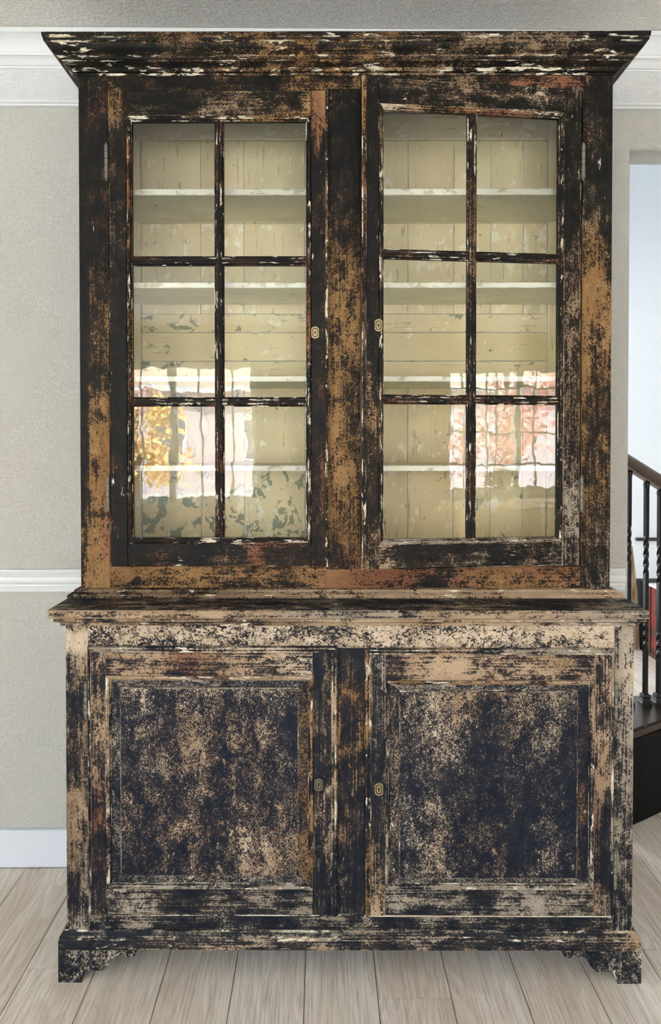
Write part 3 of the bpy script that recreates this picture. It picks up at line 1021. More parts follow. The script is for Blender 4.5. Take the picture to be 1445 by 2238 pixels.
# ------------------------------------------------------------------ lower cupboard
FL, BL = .015, .490
mb = MB()
mb.box(-.727, -.668, FL, FL + .03, .125, .925, 'z',
       [[(0, .62, 'g'), (.2, .66, 'b'), (.4, .58, 'b'), (.6, .50, 'b'), (.8, .34, 'g'), (.9, .5, 'g'), (.93, .88, 'p'), (.97, .84, 'p'), (1, .52, 't')],
        [(0, .50, 'g'), (.2, .62, 'b'), (.4, .62, 't'), (.6, .6, 'b'), (.8, .42, 'o'), (.9, .6, 't'), (.93, .9, 'p'), (.97, .88, 'p'), (1, .55, 't')]], .5)
Lo(mb, 'stile')
mb = MB()
mb.box(.686, .738, FL, FL + .03, .125, .925, 'z',
       [[(0, .50, 'g'), (.1, .44, 'g'), (.3, .46, 'g'), (.5, .54, 'g'), (.7, .54, 'g'), (.85, .70, 'g'), (1, .66, 'g')],
        [(0, .54, 'g'), (.1, .58, 'g'), (.3, .48, 'g'), (.5, .60, 'g'), (.7, .66, 'g'), (.85, .74, 'p'), (1, .70, 'g')]], .7)
Lo(mb, 'stile')
mb = MB()
mb.box(-.034, .053, FL, FL + .03, .170, .862, 'z',
       [[(0, .28, 'g'), (.2, .40, 'b'), (.4, .55, 'o'), (.55, .52, 'o'), (.7, .56, 'o'), (.85, .48, 'o'), (.95, .36, 'b'), (1, .1, 'd')],
        [(0, .18, 'd'), (.2, .14, 'd'), (.4, .35, 'b'), (.55, .46, 'o'), (.7, .44, 'o'), (.85, .42, 'o'), (1, .12, 'd')]], .5)
Lo(mb, 'stile')
mb = MB()
mb.box(-.668, .686, FL + .0006, FL + .03, .862, .925, 'x',
       [[(0, .36, 'p'), (.1, .40, 'p'), (.25, .50, 'p'), (.4, .55, 'p'), (.55, .62, 'p'), (.7, .62, 'p'), (.8, .68, 'p'), (1, .78, 'p')],
        [(0, .50, 'p'), (.1, .52, 'p'), (.25, .70, 'p'), (.4, .52, 'p'), (.5, .62, 'p'), (.62, .48, 'p'), (.75, .74, 'p'), (.88, .82, 'p'), (1, .84, 'p')]], .5)
Lo(mb, 'frieze_rail', PC)
mb = MB()
mb.box(-.668, .686, FL + .0006, FL + .03, .125, .1705, 'x',
       [(0, .52, 'g'), (.1, .48, 'g'), (.3, .34, 'g'), (.5, .52, 'g'), (.6, .30, 'g'), (.8, .38, 'g'), (.9, .34, 'g'), (1, .56, 't')], .8)
Lo(mb, 'rail')
for x0, x1 in ((-.727, -.707), (.718, .738)):
    mb = MB()
    mb.box(x0, x1, FL + .0305, BL, .085, .925, 'z', [(0, .5, 'b'), (1, .55, 'b')], .3)
    Lo(mb, 'side_panel')
mb = MB()
mb.box(-.706, .717, FL + .4, BL - .01, .085, .925, 'x', dk, .1, seg=.2)
Lo(mb, 'back_panel')
mb = MB()
mb.box(-.7065, .7175, FL + .031, BL - .08, .10, .118, 'x', dk, .1, seg=.2)
Lo(mb, 'bottom_panel')
# worktop with rounded nosing, then the moulding under it
tw = [(.9445, .0), (.9450, -.002), (.9480, -.0045), (.9600, -.0045), (.9640, -.002), (.9660, .002), (.9660, .42), (.9660, .506), (.9445, .506)]
nose = [[(0, .70, 't'), (.3, .74, 't'), (.5, .70, 'g'), (.75, .66, 't'), (1, .76, 'g')], [(0, .32, 'g'), (.5, .30, 'g'), (.8, .36, 'g'), (1, .58, 'g')]]


def tw_spec(u, t):
    return 0


mb = MB()
k = len(tw)
# front edge (bare wood) and top (dark) need their own wear, so the slab is one sweep with depth-dependent data
mb.sweep([(a, b - .013) for a, b in tw], (-.761, 0, 0), (1, 0, 0), 1.523, (0, 0, 1), (0, 1, 0), nose[0], .55, seg=.03)
for i in range(len(mb.v)):
    x, y, z = mb.v[i]
    if y > .0 and z > .95:
        t = (x + .761) / 1.523
        mb.wear[i], c3 = lerp_spec([(0, .18, 'b'), (.3, .26, 'b'), (.6, .30, 'g'), (.85, .30, 'g'), (1, .52, 'g')], t)
        mb.wcol[i] = tuple(c3) + (1.0,)
    elif -.0125 < y <= .0 and z > .9655:
        mb.wear[i] = .45
Lo(mb, 'worktop', smooth=40)
um = [(.9215, .001), (.9215, .0075), (.9240, .009), (.9275, .0095), (.9310, .012), (.9335, .0170), (.9350, .0215), (.9385, .0225), (.9420, .0215), (.9440, .019), (.9445, .001)]
spm = [(0, .66, 't'), (.2, .50, 'b'), (.35, .44, 'b'), (.5, .58, 't'), (.7, .60, 't'), (1, .72, 'g')]
mb = MB()
mb.sweep(um, (-.727, FL, 0), (1, 0, 0), 1.465, (0, 0, 1), (0, -1, 0), spm, .9, (0, -1), (0, 1))
mb.sweep(um, (-.727, FL, 0), (0, 1, 0), BL - FL, (0, 0, 1), (-1, 0, 0), spm, .6, (0, -1), (0, 0))
mb.sweep(um, (.738, FL, 0), (0, 1, 0), BL - FL, (0, 0, 1), (1, 0, 0), spm, .6, (0, -1), (0, 0))
Lo(mb, 'top_moulding', smooth=35)
# plinth
pl = [(.0835, .0), (.0835, .0120), (.085, .0135), (.108, .0135), (.1105, .0125), (.1125, .0100), (.1150, .0120), (.1180, .0095), (.1255, .0040), (.1275, .0030), (.1290, .0)]
pl = [(a, b + .0005) for a, b in pl]
spp = [[(0, .40, 't'), (.15, .46, 't'), (.3, .42, 't'), (.45, .44, 't'), (.6, .48, 't'), (.75, .42, 't'), (.9, .44, 't'), (1, .62, 't')],
       [(0, .20, 'g'), (.3, .26, 'g'), (.45, .40, 'g'), (.6, .44, 'g'), (.8, .36, 'g'), (.93, .36, 'g'), (1, .66, 't')]]
mb = MB()
mb.sweep(pl, (-.731, FL, 0), (1, 0, 0), 1.473, (0, 0, 1), (0, -1, 0), spp, 1.1, (0, -1), (0, 1))
mb.sweep(pl, (-.731, FL, 0), (0, 1, 0), BL - FL, (0, 0, 1), (-1, 0, 0), spp[0], .8, (0, -1), (0, 0))
mb.sweep(pl, (.742, FL, 0), (0, 1, 0), BL - FL, (0, 0, 1), (1, 0, 0), spp[0], .8, (0, -1), (0, 0))
Lo(mb, 'plinth', smooth=35)


# bracket feet
def bracket(x_out, sg, w_, chip):
    P = [(0, .0828), (0, .002), (.0025, .0), (.0600, .0), (.0640, .0130), (.0705, .0260), (.0770, .0305), (.0940, .0315), (.1130, .0312), (.1210, .0345),
         (.1265, .0425), (.1315, .0475), (.1370, .0580), (.1440, .0670), (.1530, .0712), (.1670, .0700), (.1780, .0675), (.1880, .0665), (.1960, .0690),
         (.2010, .0740), (.2020, .0828)]
    mb = MB()
    pts = [(x_out + sg * a, b) for a, b in P]
    # face split in a grid of columns would hide nothing here: one outline, own wear per height
    mb.poly(pts, 0.0, .022, (w_, 'g'), chip)
    # return along the side
    ret = MB()
    return mb


for x_out, sg, w_, chip in ((-.7448, 1, .42, 1.0), (.7555, -1, .40, 1.55)):
    mb = bracket(x_out, sg, w_, chip)
    n0 = len(mb.v)
    # side bracket, running back from the corner
    P = [(.0225, .0828), (.0225, .0), (.075, .0), (.085, .03), (.12, .032), (.14, .06), (.18, .07), (.2, .0828)]
    n = len(P)
    b = len(mb.v)
    for xx in (x_out, x_out + sg * .022):
        for (yy, zz) in P:
            mb.add((xx, yy, zz), (yy, zz, xx), .4, WOODC['g'])
    mb.face([b + i for i in range(n)])
    mb.face([b + n + i for i in range(n)][::-1])
    for i in range(n):
        j = (i + 1) % n
        mb.face((b + i, b + n + i, b + n + j, b + j), 1.0, chip)
    Lo(mb, 'foot', PC)
    mb = MB()
    mb.box(min(x_out, x_out + sg * .10), max(x_out, x_out + sg * .10), BL - .03, BL - .004, 0, .0828, 'z', dk, .3)
    Lo(mb, 'foot')


def panel_door(xl, xr, z0, z1, hinge_left, G, S, esc, esc_mat):
    y0, y1 = .004, .028
    il, ir, ib, it = G['open']
    sgn = 1 if hinge_left else -1
    doff = (xl if hinge_left else xr, y0, 0)
    lw = .0155
    mb = MB()
    ch = .002
    xa, xb = (xl + (.008 if hinge_left else lw)), (xr - (lw if hinge_left else .008))
    mb.box(xa, il, y0, y1, z0 + .004, z1 - lw, 'z', S['l'], .6, ch=ch)
    mb.box(ir, xb, y0, y1, z0 + .004, z1 - lw, 'z', S['r'], .6, ch=ch)
    mb.box(il + .0006, ir - .0006, y0 + .0006, y1, it, z1 - lw, 'x', S['t'], .6, ch=ch)
    mb.box(il + .0006, ir - .0006, y0 + .0006, y1, z0 + .004, ib, 'x', S['b'], .6, ch=ch)
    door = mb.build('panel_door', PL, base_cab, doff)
    door.location = Vector(doff) - Vector(LOW_OFF)
    # rebated lip round the leaf
    mb = MB()
    bead = [(0, .012), (0, .008), (.003, .0045), (.007, .003), (.0115, .0045), (.0145, .0055), (lw, .0055), (lw, .012)]
    bead_s = [(a * .5, b) for a, b in bead]
    spl = S['lip']
    mb.sweep(bead, (xl, 0, z1), (1, 0, 0), xr - xl, (0, 0, -1), (0, 1, 0), spl['t'], 1.2, (1 if not hinge_left else .5, 0), (-1 if hinge_left else -.5, 0))
    fx, hx = (xr, xl) if hinge_left else (xl, xr)
    mb.sweep(bead, (fx, 0, z0), (0, 0, 1), z1 - z0, (-sgn, 0, 0), (0, 1, 0), spl['f'], 1.2, (0, 0), (-1, 0))
    mb.sweep(bead_s, (hx, 0, z0), (0, 0, 1), z1 - z0, (sgn, 0, 0), (0, 1, 0), spl['h'], 1.2, (0, 0), (-2, 0))
    mb.sweep([(0, .012), (0, .006), (.002, .0045), (.004, .0045), (.004, .012)], (xl, 0, z0), (1, 0, 0), xr - xl, (0, 0, 1), (0, 1, 0), spl['b'], 1.9)
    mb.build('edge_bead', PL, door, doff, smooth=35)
    # sticking and sunk margin
    mb = MB()
    st = [(0, .004), (.0015, .0025), (.004, .0025), (.0060, .0045), (.0085, .0060), (.0110, .0105), (.0125, .0115), (.0125, .022), (0, .022)]
    mb.frame_mold(il, ir, ib, it, st, S['stick'], 1.15)
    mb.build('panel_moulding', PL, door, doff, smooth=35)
    # fielded panel
    fl, frr, fb, ft = G['field']
    ym, yf = .0135, .0075
    mb = MB()
    fn = gridspec(G['wear'])
    nx, nz = 12, 14
    mb.grid(fl + .003, frr - .003, fb + .003, ft - .003, yf, nx, nz, fn, .55)
    ring = [(il + .0115, ib + .0115, ir - .0115, it - .0115, ym), (fl - .0015, fb - .0015, frr + .0015, ft + .0015, ym), (fl, fb, frr, ft, yf + .0025), (fl + .003, fb + .003, frr - .003, ft - .003, yf)]
    NS = 14
    mw = G['margin']
    for (ri, (A_, B_)) in enumerate(zip(ring, ring[1:])):
        for side in range(4):
            off = (random.uniform(0, 50), random.uniform(0, 50), 0)
            base = len(mb.v)
            for q in range(NS + 1):
                t = q / NS
                for rr in (A_, B_):
                    x0_, z0_, x1_, z1_, yy = rr
                    p = [(x0_ + (x1_ - x0_) * t, yy, z1_), (x0_ + (x1_ - x0_) * t, yy, z0_), (x0_, yy, z0_ + (z1_ - z0_) * t), (x1_, yy, z0_ + (z1_ - z0_) * t)][side]
                    along = p[0] if side < 2 else p[2]
                    across = p[2] if side < 2 else p[0]
                    wv, ck = mw['tblr'[side]] if ri == 0 else (.45, 'g')
                    mb.add(p, (across + off[0], along + off[1], yy), wv, WOODC[ck])
            for q in range(NS):
                a = base + q * 2
                mb.face((a, a + 1, a + 3, a + 2), 0.0 if ri == 0 else .75, 1.0)
    mb.build('panel', PP, door, doff)
    escutcheon(door, esc[0], y0, esc[1], .0215, .0345, doff, esc_mat)
    hxx = xl - .0045 if hinge_left else xr + .0045
    for za, zb_ in ((.245, .335), (.685, .772)):
        hinge(door, hxx, y0 + .004, za, zb_, doff, r=.0050)
    return door


g, t_, o_, d_ = 'g', 't', 'o', 'd'
panel_door(-.668, -.025, .1705, .8687, True,
           dict(open=(-.6205, -.0885, .2413, .792), field=(-.585, -.1245, .272, .7615),
                margin=dict(t=(.50, 'g'), b=(.58, 'g'), l=(.42, 'g'), r=(.50, 'o')),
                wear=[[(.36, 't'), (.46, 't'), (.40, 't'), (.38, 't'), (.60, 't'), (.62, 't'), (.40, 't')],
                      [(.36, 't'), (.48, 't'), (.34, 't'), (.30, 't'), (.52, 'p'), (.72, 't'), (.44, 't')],
                      [(.38, 't'), (.40, 't'), (.44, 't'), (.30, 't'), (.40, 't'), (.46, 't'), (.40, 't')],
                      [(.36, 't'), (.34, 't'), (.38, 't'), (.36, 't'), (.34, 't'), (.38, 't'), (.36, 't')],
                      [(.30, 'g'), (.42, 'g'), (.44, 't'), (.40, 't'), (.34, 't'), (.50, 't'), (.40, 'g')],
                      [(.24, 'g'), (.40, 't'), (.50, 't'), (.42, 't'), (.40, 't'), (.50, 't'), (.30, 'g')],
                      [(.30, 'p'), (.34, 'p'), (.48, 't'), (.40, 't'), (.28, 't'), (.44, 'p'), (.30, 'p')],
                      [(.50, 'p'), (.52, 'p'), (.46, 'p'), (.36, 'p'), (.40, 'p'), (.50, 'p'), (.44, 'p')]]),
           dict(l=[(0, .34, 't'), (.2, .40, 'r'), (.4, .52, 'r'), (.6, .48, 't'), (.8, .66, 't'), (1, .58, 't')],
                r=[[(0, .20, 'b'), (.3, .22, 'b'), (.6, .26, 'b'), (.8, .30, 'b'), (1, .30, 'b')], [(0, .22, 'r'), (.15, .52, 't'), (.35, .52, 't'), (.55, .40, 't'), (.8, .44, 'b'), (1, .30, 'b')]],
                t=[(0, .56, 't'), (.2, .64, 't'), (.4, .58, 'r'), (.6, .66, 't'), (.8, .60, 't'), (1, .72, 'p')],
                b=[(0, .46, 'g'), (.2, .56, 'g'), (.35, .38, 't'), (.55, .40, 'g'), (.8, .42, 'g'), (1, .52, 'g')],
                lip={'t': [(0, .44, 'g'), (.3, .5, 'g'), (.6, .6, 'p'), (1, .36, 'g')], 'f': [(0, .3, 'g'), (.5, .44, 't'), (.8, .6, 't'), (1, .6, 'p')], 'h': [(0, .2, 'g'), (1, .3, 'g')], 'b': [(0, .3, 'g'), (1, .3, 'g')]},
                stick={'l': [(0, .3, 'g'), (1, .45, 't')], 'r': [(0, .46, 'o'), (.5, .50, 'o'), (1, .5, 'o')], 't': [(0, .7, 't'), (1, .72, 't')], 'b': [(0, .5, 'g'), (1, .54, 'g')]}),
           (-.0735, .5136), TARN)
panel_door(.0442, .6855, .1690, .8638, False,
           dict(open=(.0985, .6335, .2413, .781), field=(.1335, .593, .2667, .754),
                margin=dict(t=(.48, 'g'), b=(.56, 'g'), l=(.44, 't'), r=(.30, 'o')),
                wear=[[(.36, 'p'), (.50, 'p'), (.36, 't'), (.44, 't'), (.22, 't'), (.34, 'p'), (.28, 'g')],
                      [(.34, 'p'), (.60, 'p'), (.34, 't'), (.36, 't'), (.18, 't'), (.40, 'p'), (.30, 'g')],
                      [(.32, 'p'), (.48, 'p'), (.30, 't'), (.44, 't'), (.20, 'g'), (.32, 'g'), (.30, 'g')],
                      [(.36, 'p'), (.52, 'p'), (.22, 't'), (.30, 't'), (.20, 'g'), (.28, 'g'), (.28, 'g')],
                      [(.28, 'g'), (.32, 'g'), (.20, 'g'), (.30, 'g'), (.24, 'g'), (.26, 'g'), (.26, 'g')],
                      [(.30, 'g'), (.42, 'p'), (.40, 'g'), (.34, 'g'), (.34, 'p'), (.28, 'g'), (.30, 'g')],
                      [(.36, 'p'), (.50, 'p'), (.44, 'p'), (.20, 't'), (.38, 't'), (.36, 'p'), (.28, 'g')],
                      [(.40, 'p'), (.52, 'p'), (.60, 't'), (.22, 't'), (.46, 't'), (.40, 'p'), (.34, 'g')],
                      [(.40, 'p'), (.50, 'p'), (.56, 't'), (.36, 't'), (.54, 't'), (.46, 'p'), (.38, 'g')]]),
           dict(l=[(0, .62, 't'), (.1, .56, 't'), (.25, .38, 'b'), (.45, .26, 'b'), (.65, .30, 'g'), (.85, .48, 'g'), (1, .46, 'g')],
                r=[[(0, .58, 't'), (.15, .44, 'r'), (.35, .50, 'r'), (.6, .58, 't'), (.85, .62, 't'), (1, .66, 't')], [(0, .55, 'g'), (.15, .24, 'g'), (.35, .24, 'g'), (.6, .52, 't'), (.85, .60, 't'), (1, .64, 't')]],
                t=[(0, .44, 'b'), (.15, .74, 't'), (.3, .72, 't'), (.45, .50, 't'), (.6, .74, 't'), (.8, .72, 't'), (.95, .58, 't'), (1, .7, 't')],
                b=[(0, .62, 'g'), (.2, .50, 'g'), (.4, .60, 'g'), (.55, .42, 'g'), (.7, .60, 'g'), (.85, .52, 'g'), (1, .64, 'g')],
                lip={'t': [(0, .30, 'g'), (.3, .55, 't'), (.6, .5, 'g'), (1, .6, 'g')], 'f': [(0, .42, 'o'), (.5, .36, 'o'), (.8, .5, 'o'), (1, .5, 'o')], 'h': [(0, .3, 'g'), (1, .6, 'g')], 'b': [(0, .8, 'p'), (1, .8, 'p')]},
                stick={'l': [(0, .4, 'g'), (1, .3, 'g')], 'r': [(0, .4, 'g'), (1, .45, 't')], 't': [(0, .4, 'o'), (1, .5, 't')], 'b': [(0, .56, 'g'), (1, .6, 'g')]}),
           (.0812, .502), BRASS)

# ------------------------------------------------------------------ staircase foot, railing and things in the hall
DWOOD = plain('dark_stained_stair_wood', lin(58, 44, 34), 0.28, 0, (40, 0.25, 0.001))
BLKW = plain('black_stained_riser', lin(13, 10, 9), 0.6, 0, (30, 0.3, 0.001), spec=0.15)
IRON = plain('black_wrought_iron', (0.010, 0.011, 0.012, 1), 0.35, 0.3)
stair = empty('stair_step', (1.2, 2.75, 0), 0, 'dark stained bottom stair block with glossy tread, behind the wall corner at right', 'stair')
SO = (1.2, 2.75, 0)


def prism(name, pts, z0, z1, mat, parent, off, ch=.004):
    mb = MB()
    n = len(pts)
    for z in (z0, z1):
        for x, y in pts:
            mb.add((x, y, z))
    mb.face(list(range(n))[::-1])
    mb.face(range(n, 2 * n))
    for i in range(n):
        j = (i + 1) % n
        mb.face((i, j, n + j, n + i))
    o = mb.build(name, mat, parent, off)
    bm = bmesh.new()
    bm.from_mesh(o.data)
    bmesh.ops.bevel(bm, geom=[e for e in bm.edges if e.calc_length() > .02], offset=ch, segments=2, affect='EDGES')
    bm.to_mesh(o.data)
    bm.free()
    return o


front = [(1.05 + .1353 * k, 2.6066 + .0771 * k + .004 * k * k) for k in range(0, 7)]
backl = [(x - .03, 2.945 + .02 * i) for i, (x, y) in enumerate(front)]
prism('riser', [(x, y) for x, y in front] + [(x, y + (.0)) for x, y in backl[::-1]], 0.0, .318, BLKW, stair, SO)
prism('tread', [(x, y - .012) for x, y in front] + [(x, y + .012) for x, y in backl[::-1]], .3185, .356, DWOOD, stair, SO, .008)

rail = empty('stair_railing', (1.265, 2.886, .3565), 0, 'dark wooden handrail on twisted black iron balusters, standing on the dark stair tread', 'railing')
RO = (1.265, 2.886, .3565)


def rail_z(x):
    return 1.3300 - .62 * (x - 1.2)        # top line of the handrail


hp = [(-.028, -.052), (.028, -.052), (.028, -.044), (.022, -.040), (.024, -.034), (.032, -.022), (.032, -.010), (.022, -.001), (0, .003), (-.022, -.001), (-.032, -.010), (-.032, -.022), (-.024, -.034), (-.022, -.040), (-.028, -.044)]
mb = MB()
path = [(1.02 + .05 * k, 2.886 + (.0 if k < 8 else .004 * (k - 8) ** 2)) for k in range(0, 13)]
b = len(mb.v)
for (x, y) in path:
    for a, c in hp:
        mb.add((x, y + a, rail_z(x) + .006 + c * 1.12))
k = len(hp)
for j in range(len(path) - 1):
    for i in range(k):
        i2 = (i + 1) % k
        mb.face((b + j * k + i, b + j * k + i2, b + (j + 1) * k + i2, b + (j + 1) * k + i))
mb.face(range(k))
mb.face([b + (len(path) - 1) * k + i for i in range(k)])
mb.build('handrail', plain('worn_dark_handrail', lin(74, 58, 48), 0.4, 0, (60, 0.4, 0.001)), rail, RO, smooth=40)


def baluster(x, y, zt, tw1, tw2):
    z0 = .3565
    mb = MB()
    hw = .0076
    zs = []
    z = z0
    while z < zt:
        zs.append(z)
        z += .009
    zs.append(zt)
    ang = PI / 8
    prev = z0
    b = len(mb.v)
    for z in zs:
        for (ta, tb) in (tw1, tw2):
            if ta < z <= tb:
                ang += (z - prev) * 2 * PI / .075 * .5
        prev = z
        for q in range(4):
            a = ang + PI / 4 + q * PI / 2
            mb.add((x + hw * 1.414 * math.cos(a), y + hw * 1.414 * math.sin(a), z))
    for j in range(len(zs) - 1):
        for q in range(4):
            q2 = (q + 1) % 4
            mb.face((b + j * 4 + q, b + j * 4 + q2, b + j * 4 + 4 + q2, b + j * 4 + 4 + q))
    mb.face((b, b + 1, b + 2, b + 3))
    mb.face([b + (len(zs) - 1) * 4 + q for q in range(4)])
    o = mb.build('baluster', IRON, rail, RO)
    mb = MB()
    def sq(r, h):
        return [(x + r * sx, y + r * sy, h) for sx, sy in ((-1, -1), (1, -1), (1, 1), (-1, 1))]
    lay = [(.0200, z0), (.0200, z0 + .012), (.0165, z0 + .016), (.0165, z0 + .021), (.0145, z0 + .026), (.0160, z0 + .036), (.0150, z0 + .042), (.0090, z0 + .046)]
    b = 0
    for r, h in lay:
        for p in sq(r, h):
            mb.add(p)
    for j in range(len(lay) - 1):
        for q in range(4):
            q2 = (q + 1) % 4
            mb.face((j * 4 + q, j * 4 + q2, j * 4 + 4 + q2, j * 4 + 4 + q))
    mb.face((3, 2, 1, 0))
    mb.face([(len(lay) - 1) * 4 + q for q in range(4)])
    s_ = mb.build('baluster_shoe', IRON, o, RO)
    mb = MB()
    mb.lathe([(.0105, zt - .026), (.0125, zt - .018), (.0125, zt - .006), (.0105, zt - .002)], (x, y, 0), 10)
    mb.build('baluster_collar', IRON, o, RO)
    return o


for i, x in enumerate((1.2, 1.269, 1.322, 1.392, 1.462)):
    zt = rail_z(x) - .052
    baluster(x, 2.886, zt, (zt - .36, zt - .21), (zt - .66, zt - .55))
mb = MB()
mb.box(1.53, 1.60, 2.885, 2.955, .3565, 1.20, 'z', ch=.006, seg=99)
mb.box(1.52, 1.61, 2.875, 2.965, 1.19, 1.215, 'z', ch=.004, seg=99)
mb.build('newel_post', DWOOD, rail, RO)

# lacquer chest
RED = N('red_lacquer')
tc = RED.n('ShaderNodeTexCoord').outputs['Object']
v = RED.noise(tc, 16, 5, .65)
RED.set(Base_Color=RED.mix(RED.ramp(v, .42, .60), lin(122, 26, 16), lin(46, 14, 9)), Roughness=.3, Normal=RED.bump(RED.noise(tc, 60, 4), .3, .001))
RED = RED.m
CH = (2.34, 4.62, 0)
chest = empty('lacquer_chest', CH, 0, 'worn red lacquer chest with near-black rear part, on the hall floor beyond the balusters', 'chest')
mb = MB()
mb.box(2.115, 2.56, 4.28, 4.765, .03, .452, 'y', ch=.004, seg=99)
mb.build('body', RED, chest, CH)
mb = MB()
mb.box(2.112, 2.563, 4.768, 4.96, 0.0, .462, 'y', ch=.004, seg=99)
mb.build('rear_case', plain('near_black_chest_rear', lin(8, 7, 7), .55, spec=.2), chest, CH)  # rear part of the chest coloured near-black
mb = MB()
mb.box(2.107, 2.566, 4.275, 4.766, .4525, .468, 'y', ch=.003, seg=99)
mb.build('lid', plain('pale_glare_lid', lin(226, 222, 212), .4), chest, CH)  # window glare on the lid put into its pale colour
mb = MB()
mb.box(2.110, 2.563, 4.277, 4.767, 0.0, .0295, 'y', ch=.003, seg=99)
mb.build('skirt', plain('brown_chest_skirt', lin(70, 36, 22), .5), chest, CH)
for y in (4.30, 4.735):
    mb = MB()
    mb.box(2.110, 2.1148, y, y + .025, .031, .452, 'z', ch=.001, seg=99)
    mb.build('corner_strap', plain('dull_bronze_strap', lin(104, 66, 40), .4, .6), chest, CH)
mb = MB()
mb.box(2.1095, 2.1148, 4.50, 4.56, .30, .36, 'z', ch=.001, seg=99)
mb.build('lock_plate', plain('dull_lock_plate', lin(140, 92, 54), .35, .7), chest, CH)

# weathered post standing by the chest
PWOOD = N('weathered_pale_wood')
tc = PWOOD.n('ShaderNodeTexCoord').outputs['Object']
v = PWOOD.noise(PWOOD.vec('MULTIPLY', tc, (40.0, 40.0, 5.0)), 1.0, 5, .65)
PWOOD.set(Base_Color=PWOOD.mix(PWOOD.ramp(v, .40, .62), lin(178, 158, 128), lin(120, 90, 62)), Roughness=.7)
mb = MB()
for z, hw in ((0, .026), (.20, .026), (.38, .024), (.55, .016), (.69, .006)):
    for sx, sy in ((-1, -1), (1, -1), (1, 1), (-1, 1)):
        mb.add((2.082 - .032 * (z / .69) + hw * sx, 4.90 + .02 * sy, z))
for j in range(4):
    for q in range(4):
        q2 = (q + 1) % 4
        mb.face((j * 4 + q, j * 4 + q2, j * 4 + 4 + q2, j * 4 + 4 + q))
mb.face((3, 2, 1, 0))
mb.face((16, 17, 18, 19))
o = mb.build('wooden_post', PWOOD.m, None, (2.082, 4.90, 0))
o.location = (2.082, 4.90, 0)
tag(o, 'pale weathered tapering wooden post beside the red chest in the hall', 'post')
mb = MB()
mb.box(2.55, 3.45, HB - .03, HB, .575, .600, 'x', ch=.003, seg=99)
struct('trim_5', mb, plain('dark_hall_ledge', lin(48, 46, 46), .5))

# ------------------------------------------------------------------ seen as reflections: table, vase, street outside
OAK = plain('honey_oak', lin(196, 150, 92), .4, 0, (30, .2, .001))
TBO = (3.15, -3.05, 0)
table = empty('dining_table', TBO, 0, 'honey oak dining table by the window, seen only as a reflection in the glass', 'table')
mb = MB()
mb.box(2.42, 3.95, -3.55, -2.52, .715, .755, 'x', ch=.006, seg=99)
mb.build('tabletop', OAK, table, TBO)
for x in (2.50, 3.65):
    mb = MB()
    mb.box(x, x + .20, -3.30, -2.75, .05, .7145, 'z', ch=.008, seg=99)
    mb.build('trestle', OAK, table, TBO)
    mb = MB()
    mb.box(x - .02, x + .22, -3.42, -2.64, 0, .0495, 'y', ch=.008, seg=99)
    mb.build('trestle_foot', OAK, table, TBO)
VO = (3.02, -3.25, .7555)
vase = empty('flower_vase', VO, 0, 'small glazed vase of dried brown flowers on the oak table, seen reflected', 'vase')
mb = MB()
mb.lathe([(.04, .7555), (.06, .78), (.072, .83), (.062, .87), (.040, .895), (.046, .91), (.040, .91), (.030, .88), (.02, .80)], (VO[0], VO[1], 0), 20)
mb.build('vase_body', plain('grey_glaze', lin(190, 184, 168), .25), vase, VO, smooth=60)
mb = MB()
for k in range(46):
    a, r, h = random.uniform(0, 2 * PI), random.uniform(.02, .19), random.uniform(.97, 1.10)
    p = Vector((VO[0] + r * math.cos(a), VO[1] + r * math.sin(a), h - r * .3))
    q = Vector((VO[0], VO[1], .89))
    sd = Vector((math.sin(a), -math.cos(a), 0)) * .003
    b = len(mb.v)
    for pt in (q - sd, q + sd, p + sd, p - sd):
        mb.add(pt)
    mb.face((b, b + 1, b + 2, b + 3))
    for m in range(13):
        d1 = Vector((random.uniform(-1, 1), random.uniform(-1, 1), random.uniform(-1, 1))).normalized() * .05
        d2 = d1.cross(Vector((random.uniform(-1, 1), random.uniform(-1, 1), random.uniform(-1, 1)))).normalized() * .017
        b = len(mb.v)
        for pt in (p, p + d1 * .5 + d2, p + d1, p + d1 * .5 - d2):
            mb.add(pt)
        mb.face((b, b + 1, b + 2, b + 3))
mb.build('dried_flowers', plain('dried_petals', lin(142, 108, 70), .7), vase, VO)
mb = MB()
mb.box(3.22, 3.52, -3.05, -2.84, .7555, .772, 'x', ch=.002, seg=99)
o = mb.build('paper_stack', plain('white_paper', lin(240, 240, 238), .6), None, (3.37, -2.95, .7555))
o.location = (3.37, -2.95, .7555)
tag(o, 'white paper stack lying on the oak table, seen reflected in the glass', 'paper')

# street: ground made pale to bounce daylight indoors, house fronts, autumn trees
struct('ground_outside', plain_box(-22, 26, -34, YF - .2, -.5, -.3), plain('pale_bounce_paving', lin(226, 222, 214), .9))
SID = plain('mauve_grey_siding', lin(176, 166, 172), .7)
ROOF = plain('tan_shingles', lin(206, 184, 160), .8)


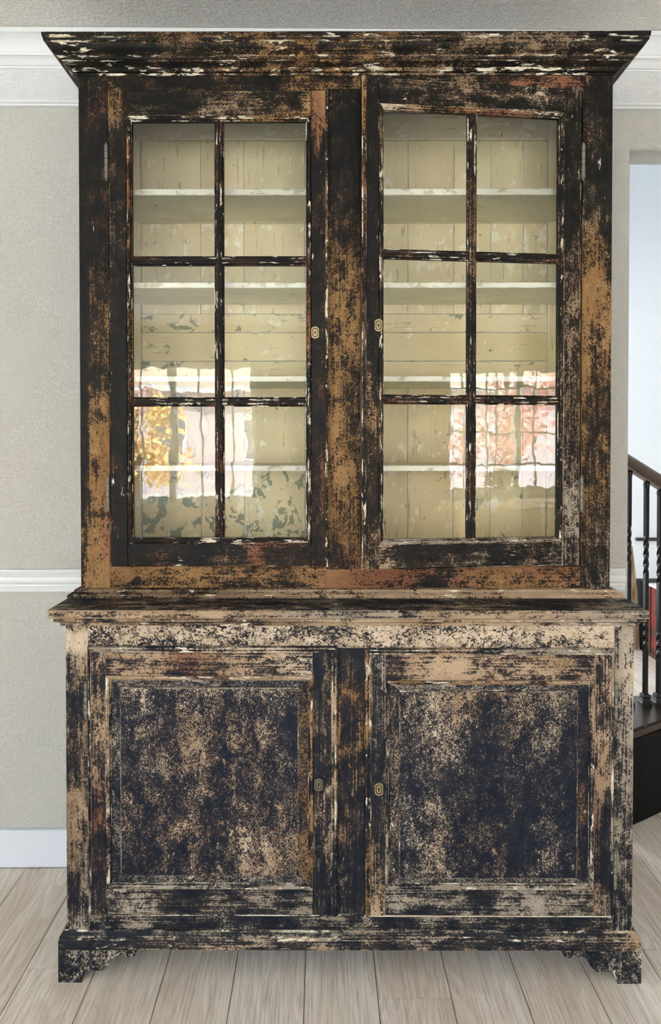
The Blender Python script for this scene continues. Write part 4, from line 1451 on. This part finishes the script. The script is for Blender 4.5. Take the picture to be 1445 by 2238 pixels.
def house(name, x0, x1, y, h, label):
    HO = ((x0 + x1) / 2, y, -.3)
    e = empty(name, HO, 0, label, 'house')
    mb = MB()
    z = -.3
    while z < h:
        mb.sweep([(0, 0), (.02, .0), (.012, .22), (0, .22)], (x0, y, z), (1, 0, 0), x1 - x0, (0, 1, 0), (0, 0, 1), seg=99)
        z += .22
    mb.box(x0, x1, y - 6, y - .001, -.3, h, ch=.01, seg=99)
    mb.build('siding', SID, e, HO)
    mb = MB()
    mb.sweep([(.45, h), (-3.2, h + 2.0), (-6.6, h), (-6.6, h + .12), (-3.2, h + 2.15), (.45, h + .12)], (x0 - .4, y, 0), (1, 0, 0), x1 - x0 + .8, (0, 1, 0), (0, 0, 1), seg=99)
    mb.build('roof', ROOF, e, HO)
    mb = MB()
    mb.box(x0 - .4, x1 + .4, y + .46, y + .56, h - .02, h + .14, 'x', ch=.01, seg=99)
    mb.build('gutter', TRIM, e, HO)
    x = x0 + 1.2
    while x < x1 - 1.2:
        mb = MB()
        mb.box(x, x + 1.1, y + .02, y + .06, .7, 2.1, ch=.01, seg=99)
        wf = mb.build('house_window', TRIM, e, HO)
        mb = MB()
        mb.box(x + .08, x + 1.02, y + .055, y + .07, .78, 2.02, ch=.004, seg=99)
        mb.build('window_pane', plain('dim_house_pane', lin(80, 90, 104), .1), wf, HO)
        x += 2.9


house('house', -13, -1.0, -19, 2.9, 'mauve sided house with tan roof across the street, reflected in the left door')
house('house', 1.5, 15, -21, 3.1, 'mauve sided house across the street, reflected in the right door')


def tree(x, y, h, r, cols, label, n=1900):
    TO = (x, y, -.3)
    e = empty('autumn_tree', TO, 0, label, 'tree')
    mb = MB()
    mb.lathe([(.10, -.3), (.075, h * .4), (.03, h)], (x, y, 0), 8)
    mb.build('trunk', plain('bark', lin(86, 72, 60), .9), e, TO)
    mats = [plain('autumn_leaf', lin(*c), .6) for c in cols]
    mb = MB()
    clumps = [(random.uniform(-1, 1) * r * .8, random.uniform(-1, 1) * r * .8, h * random.uniform(.25, 1.05), random.uniform(.2, .42) * r) for _ in range(16)]
    for _ in range(n):
        cx_, cy_, cz_, cr_ = random.choice(clumps)
        p = Vector((x + cx_ + random.gauss(0, cr_ * .5), y + cy_ + random.gauss(0, cr_ * .5), max(-.1, cz_ + random.gauss(0, cr_ * .5))))
        d1 = Vector((random.uniform(-1, 1), random.uniform(-1, 1), random.uniform(-1, .4))).normalized() * random.uniform(.08, .13)
        d2 = d1.cross(Vector((random.uniform(-1, 1), random.uniform(-1, 1), random.uniform(-1, 1)))).normalized() * .045
        b = len(mb.v)
        for pt in (p, p + d1 * .5 + d2, p + d1, p + d1 * .5 - d2):
            mb.add(pt)
        mb.face((b, b + 1, b + 2, b + 3), mat=random.randrange(len(mats)))
    o = mb.build('crown', mats, e, TO)
    o['kind'] = 'stuff'


YEL = [(242, 220, 148), (235, 202, 130), (226, 174, 130)]
REDL = [(210, 140, 138), (196, 112, 120), (228, 180, 164)]
tree(-3.4, -8.2, 2.1, .9, YEL, 'yellow autumn shrub nearest the left window, seen reflected')
tree(-1.0, -11.5, 2.2, .9, YEL + REDL[:1], 'yellow and orange autumn tree right of the yellow shrub, seen reflected')
tree(-5.2, -12.0, 3.0, 1.2, REDL + YEL[:1], 'red and yellow autumn tree far left of the street, seen reflected')
tree(5.6, -8.5, 3.6, 1.3, REDL, 'red autumn tree nearest the right window, seen reflected')
tree(9.6, -12.5, 3.8, 1.4, REDL + YEL[1:2], 'red and orange autumn tree further along, seen reflected')
